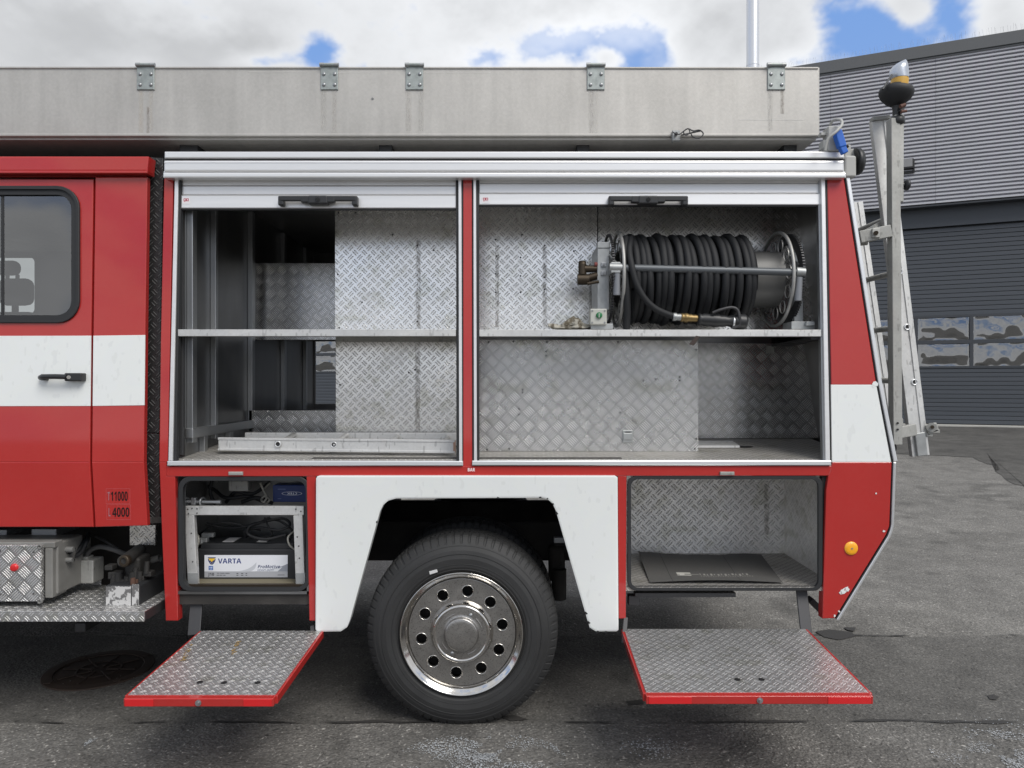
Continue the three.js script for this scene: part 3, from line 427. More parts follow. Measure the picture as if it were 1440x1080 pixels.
  part('bulkhead_rail', [span(XB, XB + .04, 1.425, 1.475, -5.6, -3.60, .004), span(XB, XB + .03, 1.33, 1.425, -3.80, -3.76, .003), span(XB, XB + .03, 1.345, 1.425, -4.15, -4.10, .003)], M.post, truck);
  part('bulkhead_lip', beam(at(257, 256, 3.62), at(257, 612, 3.62), .02, .012, .002), M.rail, truck);
  const hol = new THREE.CylinderGeometry(.007, .007, .002, 10).rotateX(Math.PI / 2);
  part('track_backing', plate([[245, 252], [257, 252], [257, 640], [238, 640]], up(.05), .02, .4), M.steelDark, truck);
  for (const y of [521, 563]) put('rivet', hol, M.black, truck, at(251.5, y, iU(y) + .049));
  part('floor_edge', span(-1.66, -1.0, 1.381, 1.415, -5.55, -5.45, .004), M.black, truck);
  part('far_sill', span(-1.62, -1.0, 1.42, 1.50, -5.6, -5.5, .004), M.black, truck);
}
{ // ---- shelf, sills, shutter box and shutters with their tracks
  const shelf = (x0, x1, y) => { const a = at(x0, y, 3.53), b = at(x1, y + 9.5, 3.53); return [span(a.x, b.x, b.y, a.y, -3.535, -3.53, .0015), span(a.x, b.x, a.y - .003, a.y, -4.015, -3.535, 0), span(a.x, b.x, b.y, b.y + .003, -3.57, -3.535, 0)]; };
  const sA = part('shelf', shelf(250, 641, 463.2), M.alu, truck), sB = part('shelf', shelf(674, 1155, 463.6), M.alu, truck);
  part('shelf_support', [slab(at(1156, 474, 3.56), at(1140, 474, 3.56), at(1085, 484.5, 4.0), at(1112, 484.5, 4.0), UP, .012)], M.steelDark, truck);
  part('paper_tag', plate([[979, 472], [985, 473], [976, 486], [969, 484]], 3.52, .003, .3), std({ color: lin(.05, .035, .03), roughness: .8 }), truck);
  const sill = (x0, x1, y0, y1) => [plate([[x0, y0], [x1, y0], [x1, y1], [x0, y1]], up(-.012), .06, 1)];
  part('sill', [...sill(235, 651, 648.6, 655)], M.rail, truck); part('sill', [...sill(664, 1169, 648, 654.5)], M.rail, truck);
  const trk = (p, name, m, o, t = .03) => part(name, plate(p, up(o), t, .6), m, truck);
  trk([[245.5, 252], [250.5, 252], [242.3, 648], [236.5, 648]], 'shutter_track', M.anod, -.006); trk([[251, 252], [254.8, 252], [247.5, 648], [242.8, 648]], 'track_rubber', M.rubber, .004);
  trk([[644.5, 252], [648.8, 252], [650, 655], [645.5, 655]], 'shutter_track', M.anod, -.006); trk([[641.2, 252], [644, 252], [645, 648], [641.8, 648]], 'track_rubber', M.rubber, .004); trk([[649.3, 252], [651.4, 252], [651.4, 648], [650.4, 648]], 'track_rubber', M.rubber, .002);
  trk([[665.5, 252], [669.4, 252], [670.6, 648], [666.5, 648]], 'shutter_track', M.anod, -.006); trk([[669.8, 252], [673.4, 252], [674, 648], [671.2, 648]], 'track_rubber', M.rubber, .004); trk([[663.4, 252], [665, 252], [666, 648], [664, 648]], 'track_rubber', M.rubber, .002);
  trk([[1154.8, 251], [1160.4, 251], [1167.6, 648], [1161, 648]], 'shutter_track', M.anod, -.006); trk([[1150.5, 251], [1154.3, 251], [1160.4, 648], [1157.5, 648]], 'track_rubber', M.post, .014); trk([[1160.8, 251], [1163.6, 251], [1170, 648], [1168, 648]], 'track_rubber', M.rubber, .002);
  const sb = (x0, x1, y0, y1, o, t, r = 1.2) => plate([[x0, y0], [x1, y0], [x1 + .3, y1], [x0, y1]], (y) => iU(240) - o, t, r);
  part('shutter_box', [sb(231.5, 1187, 213.2, 222.2, .030, .12), sb(231.5, 1187, 222.2, 226, .014, .1, .2), sb(231, 1186.5, 226, 240.6, .034, .12, 2), sb(230.5, 1186.5, 228, 229, .036, .01, .2), sb(230, 1188, 240.6, 243, .022, .1, .2), sb(229.5, 1189.5, 243, 249.6, .045, .12, 1.6), sb(232, 1186, 249.6, 251.5, .0, .06, .2)], M.anod, truck);
  part('box_seam', sb(230.4, 1187.5, 223.2, 225.4, .016, .004, 0), M.rubber, truck); part('box_seam', sb(230.4, 1188, 250, 251.4, .002, .004, 0), M.rubber, truck);
  const logo = (() => { const c = document.createElement('canvas'); c.width = 96; c.height = 64; const x = c.getContext('2d'); x.fillStyle = '#e6e4e6'; x.fillRect(0, 0, 96, 64); x.strokeStyle = '#a8344a'; x.lineWidth = 8; x.strokeRect(18, 12, 24, 20); x.strokeRect(50, 12, 24, 20); x.fillStyle = '#a8344a'; x.fillRect(42, 18, 10, 7); x.fillRect(16, 40, 22, 6); x.fillStyle = '#9a8a90'; x.fillRect(40, 42, 40, 3); const t = new THREE.CanvasTexture(c); t.colorSpace = THREE.SRGBColorSpace; return std({ map: t, roughness: .5 }); })();
  function shutter(x0, x1, ys, hx, hw, lx, ly, name, label) {
    const g = new THREE.Group(); g.name = numbered(name); truck.add(g); ORG.set(g, ORG.get(truck).clone()); g.userData.label = label;
    for (let i = 0; i + 1 < ys.length; i++) { const last = i + 2 === ys.length; part('slat', [plate([[x0, ys[i] + .35], [x1, ys[i] + .35], [x1, ys[i + 1] - .35], [x0, ys[i + 1] - .35]], up(last ? .010 : .018), .016, 1), plate([[x0, ys[i] + .3], [x1, ys[i] + .3], [x1, ys[i + 1]], [x0, ys[i + 1]]], up(.024), .006, 0)], M.anod, g); }
    const yb = ys[ys.length - 1]; part('bottom_seal', plate([[x0, yb], [x1, yb], [x1, yb + 2.2], [x0, yb + 2.2]], up(.016), .014, .4), M.rubber, g);
    part('maker_sticker', decal(lx, ly, lx + 11, ly + 8.5, up(.0085), 0), logo, g, { keepUV: true });
    const P = (x, y, o) => at(x, y, iU(y) + .010 - o), y = 279, a = hx - hw / 2, b = hx + hw / 2;
    part('handle', [boxPx(a + 2, y - 4, b - 2, y + 3.5, iU(y) - .030, .018, .006), boxPx(a, y - 4, a + 8, y + 9.5, iU(y) - .028, .040, .007), boxPx(b - 8, y - 4, b, y + 9.5, iU(y) - .028, .040, .007), boxPx(hx - 14, y - 4.5, hx + 14, y + 7.5, iU(y) - .036, .046, .008), boxPx(hx - 24, y - 4, hx + 24, y + 5.5, iU(y) - .032, .03, .006), cyl(P(hx, y + 1, .044), P(hx, y + 1, .054), .011, .009, 14)], M.plastic, g);
    return g;
  }
  shutter(254.6, 641.5, [251.5, 261.2, 274.2, 293], 446.5, 112, 256.5, 278, 'roller_shutter', 'left roller shutter, rolled up');
  shutter(673.6, 1154.5, [251.5, 257.6, 272, 288.2], 912, 112, 677.5, 277, 'roller_shutter', 'right roller shutter, rolled up');
  const tiny = (() => { const c = document.createElement('canvas'); c.width = 96; c.height = 48; const x = c.getContext('2d'); x.fillStyle = '#b02528'; x.fillRect(0, 0, 96, 48); x.fillStyle = '#f0eeee'; x.font = 'bold 44px sans-serif'; x.fillText('BAR', 3, 40); const t = new THREE.CanvasTexture(c); t.colorSpace = THREE.SRGBColorSpace; return std({ map: t, roughness: .5 }); })();
  part('bar_sticker', decal(657, 657, 669, 664, lo(-.001), .001), tiny, truck, { keepUV: true });
  for (const x of [331, 1023]) part('flap_catch', [plate([[x - 10, 663.6], [x + 10, 663.6], [x + 10, 668.4], [x - 10, 668.4]], lo(-.012), .03, .8)], M.aluDull, truck);
}
{ // ---- lower compartments
  const iy = (y, d) => EYE - (y - 540) / 1000 * d;
  part('side_locker', [span(.55, 1.66, .672, .692, -4.25, -3.535, 0), span(.55, .57, .692, 1.26, -4.25, -3.535, 0)], M.treadFloor, truck, { label: 'open right lower locker lined with chequer plate' });
  part('locker_back', span(.55, 1.62, .692, 1.27, -4.25, -4.23, 0), M.tread2c, truck); part('locker_side', span(1.62, 1.64, .692, 1.27, -4.23, -3.535, 0), M.tread2c, truck); part('locker_roof', span(.55, 1.64, 1.262, 1.28, -4.25, -3.535, 0), M.inner, truck);
  part('locker_seal', [plate(roundPx(882.5, 669, 1157, 831, 13), lo(.004), .014, 1, [roundPx(886.5, 673, 1152, 827.5, 11)])], M.rubber, truck);
  part('locker_jamb', plate([[1156, 669], [1166, 669], [1162, 690], [1157.5, 868], [1155, 868]], lo(.02), .03, 0), M.dark, truck);
  part('locker_front', plate([[884, 825], [1151, 825], [1151, 831], [884, 831]], lo(.012), .02, .4), M.steelDark, truck);
  part('battery_locker', [span(-1.66, -.98, .655, .67, -4.02, -3.535, 0), span(-1.70, -1.66, .655, 1.27, -4.02, -3.535, 0), span(-1.02, -.98, .655, 1.27, -4.02, -3.535, 0), span(-1.66, -.98, 1.262, 1.28, -4.02, -3.535, 0)], M.inner, truck);
  part('battery_locker_back', span(-1.66, -1.02, .67, 1.262, -4.04, -4.02, 0), M.inner, truck);
  part('locker_seal', [plate(roundPx(250.5, 670, 435, 832, 17), lo(.004), .03, 1, [roundPx(256, 675, 431, 827, 14)])], M.rubber, truck);
  part('locker_front', plate([[262, 822], [430, 822], [431, 827], [260, 827]], lo(.03), .02, .4), M.bronze, truck);
  part('junction_box', [boxPx(321, 676, 349, 691, 3.8, .06, .006)], M.aluDull, truck);
}
{ // ---- wheel arch, white fender, wheel, underside
  const out = [[446, 670], [449, 669], [865, 669], [868.5, 671.5], [869.8, 886], [867, 888], [838, 888], [829.5, 883], [826, 872], [782, 719], [777, 708], [770, 702], [762, 700], [557, 701], [546, 704], [539, 710], [534, 720], [492, 872], [488, 882], [479, 888], [446, 888.5], [443.6, 885], [444.4, 673]];
  const f = part('wheel_fender', plate(out, lo(-.022), .05, 2), M.white, truck);
  const ed = []; for (const [x, y] of [[770, 701], [778, 709], [783, 722], [530, 734], [828, 876], [831, 885], [840, 889], [852, 889], [760, 699.5], [700, 700.4], [824, 862]]) ed.push(plate(circlePx(x, y, 1.2 + rnd(), 7).map(([a, b]) => [a + (rnd() - .5) * 1.6, b + (rnd() - .5) * 1.6]), lo(-.0226), .002, 0)); part('chipped_edge', ed, M.black, f);
  part('fender_lip', plate([[443.6, 669], [869.8, 668.5], [869.8, 671], [443.6, 671]], lo(.012), .03, 0), M.black, truck);
  part('wheel_arch', [span(-.98, .52, 1.17, 1.26, -5.9, -3.55, 0), span(-.98, -.92, .62, 1.2, -5.9, -3.57, 0), span(.50, .54, .66, 1.2, -5.9, -3.57, 0), span(-1.0, .55, 1.26, 1.33, -5.93, -3.55, 0)], M.under, truck);
  for (const g of [span(-1.7, -.98, .60, .655, -5.93, -3.55, 0), span(.55, 1.8, .62, .672, -5.93, -4.0, 0), span(-1.68, -1.0, .66, 1.3, -5.93, -4.06, 0), span(.56, 1.7, .68, 1.3, -5.93, -4.27, 0), span(-6, -1.7, 1.0, 1.03, -5.93, -3.58, 0), span(-6, -1.75, .55, 1.0, -5.6, -4.05, 0)]) part('underside', g, M.under, truck);
  part('added_far_skirt', [span(-6, -.95, .48, 1.3, -5.96, -5.90, 0), span(.45, 1.8, .48, 1.3, -5.96, -5.90, 0)], M.red, truck, { label: 'unseen red lower panels of the far side, added to shade the ground' });  // out of view, added to block light and darken the ground under the truck
  for (const z of [-4.42, -5.16]) part('chassis_rail', span(-6, 1.75, .62, .86, z, z + .08, .01), M.under, truck);
  part('leaf_spring', [beam(at(700, 776, 4.4), at(800, 746, 4.4), .07, .06, .01), beam(at(780, 768, 4.3), at(800, 764, 4.3), .06, .07, .01), cyl(at(786, 800, 4.25), at(786, 842, 4.25), .045, .045, 14), box(.27, .62, -4.3, .1, .22, .1, .03)], M.under, truck);
  part('arch_bracket', boxPx(779, 756, 794, 764, 4.0, .04, .004), M.steel, truck);
  // wheel: outer rear tyre, its inner twin and the far pair share one geometry
  const AX = V(-.249, .466, 0), R = .474, NS = 720;
  const prof = [[.300, .050], [.306, .020], [.330, .004], [.372, 0], [.410, .008], [.436, .022], [.452, .036], [.463, .048], [.470, .060], [.473, .085], [.474, .115], [.462, .118], [.462, .126], [.475, .129], [.475, .170], [.462, .173], [.462, .181], [.474, .184], [.473, .215], [.470, .240], [.455, .262], [.41, .288], [.33, .296], [.30, .25]];
  const pos = [], P = (i, j) => { const a = i / NS * 6.28319, [r0, w0] = prof[j]; let r = r0 > .4 ? r0 + (r0 - .4) * .11 : r0, w = w0; const tz = Math.abs(mod(i / NS * 120, 1) - .5) * 2; if (j >= 8 && j <= 19) { if (j >= 11 && j <= 12 || j >= 15 && j <= 16) w += (tz - .5) * .016; if (j === 10 || j === 13 || j === 14 || j === 17) w += (tz - .5) * .016; } if (j >= 6 && j <= 9) { const k = mod(i / NS * 72, 1); if (k < .2) r -= .006; } return [Math.cos(a) * r, Math.sin(a) * r, -w]; };
  for (let i = 0; i < NS; i++) for (let j = 0; j + 1 < prof.length; j++) { const a = P(i, j), b = P(i + 1, j), c = P(i + 1, j + 1), d = P(i, j + 1); pos.push(...a, ...c, ...b, ...a, ...d, ...c); }
  let tg = new THREE.BufferGeometry(); tg.setAttribute('position', new THREE.Float32BufferAttribute(pos, 3)); tg.computeVertexNormals(); tg = boxUV(tg);
  const wheel = new THREE.Group(); wheel.name = 'rear_wheel'; truck.add(wheel); const wc = V(AX.x, AX.y, -3.505); wheel.position.copy(wc).sub(ORG.get(truck)); ORG.set(wheel, wc);
  put('tyre', tg, M.tyre, wheel, wc); put('inner_tyre', tg, M.tyre, wheel, wc.clone().add(V(0, 0, -.33)));
  put('inner_tyre', tg, M.tyre, wheel, wc.clone().add(V(0, 0, -1.65))); put('inner_tyre', tg, M.tyre, wheel, wc.clone().add(V(0, 0, -1.98)));
  const ringL = []; for (const [r, w, t] of [[.395, -.003, .0018], [.432, -.019, .0022], [.345, -.002, .0015], [.318, -.010, .0025]]) ringL.push(new THREE.TorusGeometry(r, t, 6, 96).translate(wc.x, wc.y, wc.z + w)); part('sidewall_ring', ringL, M.tyre, wheel);
  part('tyre_mark', plate([[603.5, 803.5], [614.5, 800.6], [615.5, 804.5], [604.5, 808]], 3.5025, .002, 0), std({ color: lin(.6, .6, .6), roughness: .7 }), wheel, { label: 'small white mark' });
  // rim of polished alloy with ten hand holes and a cover over the nuts
  const w0 = V(AX.x, AX.y + .002, -3.505);
  part('rim', lathe([[.262, -.055], [.268, -.032], [.274, -.018], [.281, -.010], [.289, -.004], [.296, .004], [.300, .009], [.304, .006], [.306, -.002], [.305, -.03], [.29, -.10], [.27, -.16], [.25, -.16]], w0, NZ, 96), M.chrome, wheel);
  const ds = new THREE.Shape(); ds.absarc(0, 0, .264, 0, Math.PI * 2); { const h = new THREE.Path(); h.absarc(0, 0, .145, 0, Math.PI * 2, true); ds.holes.push(h); }
  for (let i = 0; i < 10; i++) { const a = (82 + 36 * i) * Math.PI / 180, h = new THREE.Path(); h.absarc(.204 * Math.cos(a),   .204 * Math.sin(a), .0285, 0, Math.PI * 2, true); ds.holes.push(h); }
  const dg = new THREE.ExtrudeGeometry(ds, { depth: .012, bevelEnabled: true, bevelSize: .0025, bevelThickness: .003, bevelSegments: 3, curveSegments: 40 }); dg.translate(w0.x, w0.y, w0.z - .045); part('rim_disc', dg, M.chromeDisc, wheel);
  { const rg = new THREE.TorusGeometry(.0292, .0024, 8, 24); for (let i = 0; i < 10; i++) { const a = (82 + 36 * i) * Math.PI / 180; put('hole_rim', rg, M.chrome, wheel, V(w0.x + .204 * Math.cos(a), w0.y + .204 * Math.sin(a), w0.z - .0305)); } }
  part('hub_cover', lathe([[.158, -.032], [.154, -.022], [.148, -.010], [.142, .002], [.136, .006], [.13, .006], [.1255, .0025]], w0, NZ, 96), M.chrome, wheel);
  part('hub_face', lathe([[.1255, .0025], [.10, .0035], [.087, .004], [.085, .008], [.081, .0185], [.076, .0215], [.06, .0235], [.0001, .0245]].reverse().map(([r, h]) => [r, h]).reverse(), w0, NZ, 96), M.chromeDisc, wheel);
  for (const a of [64, 244]) part('cover_screw', lathe([[.009, .003], [.008, .007], [.0001, .008]], w0.clone().add(V(.104 * Math.cos(a / 57.3), .104 * Math.sin(a / 57.3), 0)), NZ, 14), M.steel, wheel);
  for (let i = 0; i < 4; i++) { const a = (18 + i * 90) / 57.3, g = new THREE.TorusGeometry(.104, .0035, 6, 14, .5).rotateZ(a).translate(w0.x, w0.y, w0.z + .002); part('embossed_mark', g, M.chromeDisc, wheel); }
  part('wheel_core', [cyl(V(w0.x, w0.y, -3.60), V(w0.x, w0.y, -5.5), .09, .09, 20), cyl(V(w0.x, w0.y, -3.62), V(w0.x, w0.y, -3.67), .25, .25, 32), cyl(V(w0.x, w0.y, -4.55), V(w0.x, w0.y, -4.95), .19, .19, 24)], M.under, wheel);
}
{ // ---- folded down steps
  function step(name, label, bl, br, fr, fl, holes, dirt) {
    const P = [at(bl[0], bl[1], 3.52), at(br[0], br[1], 3.52), at(fr[0], fr[1], 2.845), at(fl[0], fl[1], 2.845)], n = P[1].clone().sub(P[0]).cross(P[3].clone().sub(P[0])).normalize(); if (n.y < 0) n.negate();
    const g = new THREE.Group(); g.name = numbered(name); truck.add(g); ORG.set(g, ORG.get(truck).clone()); g.userData.label = label;
    part('door_panel', slab(...P.map((p) => p.clone().addScaledVector(n, -.004)), n, .030), M.red, g);
    const ins = P.map((p, i) => { const c = P[0].clone().add(P[1]).add(P[2]).add(P[3]).multiplyScalar(.25); return p.clone().lerp(c, .012); });
    part('tread_plate', slab(...ins, n, .0035), M.treadStep, g);
    const o = V(0, -.019, .004); part('edge_strip', [beam(P[3].clone().add(o), P[2].clone().add(o), .034, .04, .004, n), beam(P[0].clone().add(V(-.002, -.019, 0)), P[3].clone().add(V(-.002, -.019, 0)), .034, .012, .003, n), beam(P[1].clone().add(V(.002, -.019, 0)), P[2].clone().add(V(.002, -.019, 0)), .034, .012, .003, n)], M.red, g);
    for (const [a, b] of [[.012, .20], [.80, .988]]) { const A = P[3].clone().lerp(P[2], a).add(V(0, -.020, .0245)), B = P[3].clone().lerp(P[2], b).add(V(0, -.020, .0245)); part('reflector', beam(A, B, .028, .003, .001, n), M.redLight, g); }
    for (const [x, y] of holes) { const d = (() => { for (let t = 2.6; t < 3.6; t += .002) { const p = at(x, y, t), q = p.clone().sub(P[3]).dot(n); if (q <= .001) return t; } return 3; })(); part('plate_hole', cyl(at(x, y, d).addScaledVector(n, -.001), at(x, y, d).addScaledVector(n, .0012), .0125, .0125, 14), M.black, g); }
    const c = P[3].clone().lerp(P[2], .5).add(V(0, -.020, .022)); part('latch_bolt', [cyl(c, c.clone().add(V(0, 0, .006)), .012, .012, 18), cyl(c, c.clone().add(V(0, 0, .016)), .006, .006, 12)], M.steel, g);
    return { g, P, n };
  }
  const L = step('folding_step', 'left folded down step', [283, 886.5], [453, 886.5], [387.5, 977.5], [178, 977.5], [[281, 959.5], [315, 960], [362, 960]]);
  const Rr = step('folding_step', 'right folded down step', [876, 884], [1133, 884], [1224, 974], [907, 974], [[1037, 955.5], [1071, 955.5]]);
  for (const [a, b, w] of [[at(277, 836, 3.60), at(273, 893, 3.52), .062], [at(439, 880, 3.54), at(441, 912, 3.45), .02]]) part('step_arm', beam(a, b, w, .010, .003, NX), M.steelDark, truck);
  for (const [a, b, w] of [[at(1127, 830, 3.60), at(1134, 893, 3.52), .056], [at(880, 868, 3.54), at(877, 905, 3.45), .022]]) part('step_arm', beam(a, b, w, .010, .003, NX), M.steelDark, truck);
  part('underside_bracket', [boxPx(884, 838, 900, 852, 3.62, .05, .004), boxPx(893, 834, 1035, 840, 3.6, .05, .002), boxPx(416, 832, 433, 852, 3.62, .05, .004), beam(at(1138, 842, 3.7), at(1158, 862, 3.7), .06, .03, .004)], M.steelDark, truck);
  const st = []; for (const [cx, cy, l] of [[263, 918, 30], [331, 912, 26]]) for (let i = 0; i < 26; i++) { const t = (rnd() - .5), x = cx - t * l * .35 + (rnd() - .5) * 5, y = cy + t * l * .75; let d = 2.85; for (let q = 2.85; q < 3.52; q += .004) if (at(x, y, q).sub(L.P[3]).dot(L.n) <= .0018) { d = q; break; } const p = at(x, y, d), s = .002 + .0035 * rnd(); st.push(new THREE.CircleGeometry(s, 5).scale(1, 1.8, 1).rotateZ(-.5 + (rnd() - .5)).rotateX(-Math.PI / 2).translate(p.x, p.y + .002, p.z)); }
  part('paint_mark', st, std({ color: lin(.33, .22, .085), roughness: .8 }), L.g, { label: 'yellow paint traces' });
}
{ // ---- grey roof box, its hinges and supports
  const d = 3.62, rb = part('roof_box', [plate([[-330, 95], [1152.5, 95], [1152.5, 189], [-330, 190]], d, 1.0, 1.4), plate([[-330, 93.2], [1151, 94], [1151, 96.4], [-330, 96]], d - .006, 1.01, .5)], M.boxAlu, truck);
  part('folded_lip', plate([[-330, 187.5], [1152.5, 187.5], [1152.5, 191], [-330, 191.5]], d - .002, .02, .8), M.boxAlu, rb);
  const bolt = new THREE.SphereGeometry(.0095, 10, 6).scale(1, 1, .6);
  for (const x of [204.5, 463, 582.8, 838, 1092]) {
    const h = part('box_hinge', [plate([[x - 12.3, 92], [x + 12.3, 92], [x + 12.3, 126], [x - 12.3, 126]], d - .007, .006, .8), cyl(at(x - 12.6, 91, d - .012), at(x + 12.6, 91, d - .012), .0085, .0085, 12)], M.zinc, rb);
    part('hinge_pin', [cyl(at(x - 13.4, 91, d - .012), at(x - 7.5, 91, d - .012), .010, .010, 12), cyl(at(x + 7.5, 91, d - .012), at(x + 13.4, 91, d - .012), .0092, .0092, 12)], M.galv, h);
    for (const [a, b] of [[-7.6, 104], [7.6, 104], [-7.6, 119], [7.6, 119]]) put('bolt', bolt, M.steel, h, at(x + a, b, d - .008));
  }
  const drip = (sd, c) => new THREE.MeshStandardMaterial({ color: lin(...c), roughness: .8, transparent: true, depthWrite: false, alphaMap: grayTex(64, 1, (u, v) => { const e = Math.sin(clamp(u) * Math.PI), f = fbm(u * 9, v * 12, 9, sd, 4, 12); return (.35 + .65 * sstep(.3, .7, f)) * sstep(0, 1, e) * .42; }, 128) });
  for (const [x, y0, y1, w, sd, c] of [[198, 127, 186, 9, 71, [.62, .58, .52]], [212, 127, 184, 8, 72, [.60, .57, .52]], [455, 127, 184, 10, 73, [.56, .55, .52]], [470, 128, 186, 9, 74, [.56, .54, .51]], [574, 127, 184, 11, 75, [.56, .54, .51]], [592, 127, 184, 9, 76, [.56, .55, .52]], [839, 127, 187, 5, 77, [.68, .66, .62]], [832, 127, 187, 12, 78, [.55, .53, .5]], [1083, 127, 184, 9, 79, [.55, .54, .51]], [1100, 127, 160, 7, 80, [.28, .25, .21]], [208, 150, 187, 5, 81, [.24, .2, .17]]]) part('drip_streak', decal(x - w / 2, y0, x + w / 2, y1, d, .001), drip(sd, c), rb, { keepUV: true });
  const scm = std({ color: lin(.66, .65, .62), roughness: .6 }); for (const [x, y, x2] of [[350, 101, 430], [452, 101.4, 520], [595, 101.6, 690], [1040, 168, 1130]]) part('scratch', plate([[x, y], [x2, y + .3], [x2, y + .8], [x, y + .6]], d - .0008, .0005, 0), scm, rb);
  part('seam_rivet', cyl(at(524, 139, d), at(524, 139, d - .003), .007, .006, 10), M.galv, rb);
  part('box_floor', span(-6, at(1150, 0, 3.62).x, at(0, 191.5, 3.62).y - .012, at(0, 191.5, 3.62).y, -4.62, -3.64, 0), M.boxAlu, truck);
  for (const [x0, x1, dd] of [[252, 278, 3.72], [280, 298, 3.9], [533, 551, 3.72], [811, 829, 3.72], [1102, 1121, 3.72]]) part('box_support', boxPx(x0, 194, x1, 216, dd, .9, .004), M.plastic, truck);
  part('support_beam', boxPx(1122, 190, 1146, 194, 3.7, .8, .003), M.rail, truck);
  part('roof_sheet', span(-6, 1.62, 2.80, 2.815, -5.93, -3.9, 0), M.aluDull, truck);
  // latch with a wire loop and pin under the box
  const lt = part('box_latch', [plate([[946, 183], [956, 183], [957, 197], [946, 197]], d - .03, .03, .6), beam(at(949, 192, d - .01), at(938, 211, d + .3), .03, .02, .004)], M.galv, rb);
  const K = (x, y, o = .05) => at(x, y, d - o);
  part('pin', [cyl(K(951, 188), K(951, 188, .0), .008, .008, 10), cyl(K(958, 190, .045), K(985, 184, .045), .004, .004, 8)], M.steelDark, lt);
  part('wire_loop', [tube([K(946, 186), K(955, 189), K(962, 184), K(968, 181), K(970, 186), K(965, 190), K(961, 186), K(967, 181), K(975, 184), K(984, 183), K(989, 188), K(984, 194), K(974, 192), K(972, 187), K(980, 185)], .0032, 60, 6)], M.steelDark, lt);
}
{ // ---- socket, plug and lamp at the rear top corner
  const d = 3.52;
  part('rear_socket', [boxPx(1165, 177, 1184, 212, d, .07, .006), boxPx(1155, 186, 1167, 190, d + .02, .04, .002), boxPx(1158, 196, 1166, 208, d + .02, .06, .006)], M.greyPlastic, truck);
  part('rear_plug', [beam(at(1176.5, 184, d - .03), at(1184, 208, d - .03), .036, .040, .008), beam(at(1182, 203, d - .03), at(1188, 216, d - .03), .028, .032, .006)], M.blue, truck);
  part('plug_cable', tube([at(1160, 212, d - .05), at(1164, 196, d - .06), at(1176, 185, d - .07), at(1184, 175, d - .05), at(1182, 168.5, d - .02), at(1172, 169, d + .02), at(1167, 176, d + .05)], .007, 40, 8), M.greyPlastic, truck);
  const o = part('rear_floodlight', [boxPx(1188, 218, 1205, 249, 3.54, .1, .012), boxPx(1188, 203, 1197, 222, 3.58, .05, .005), boxPx(1196, 209, 1203, 222, 3.6, .05, .005)], M.greyPlastic, truck);
  part('lamp_shell', [lathe([[.0001, -.01], [.066, -.01], [.068, .0], [.066, .012], [.054, .025], [.032, .034], [.0001, .037]], at(1204.5, 227.5, 3.6), V(1, .05, .1), 28)], M.plastic, o);
  part('screw', cyl(at(1191.5, 206, 3.575), at(1191.5, 206, 3.56), .008, .008, 10), M.bronze, o);
}
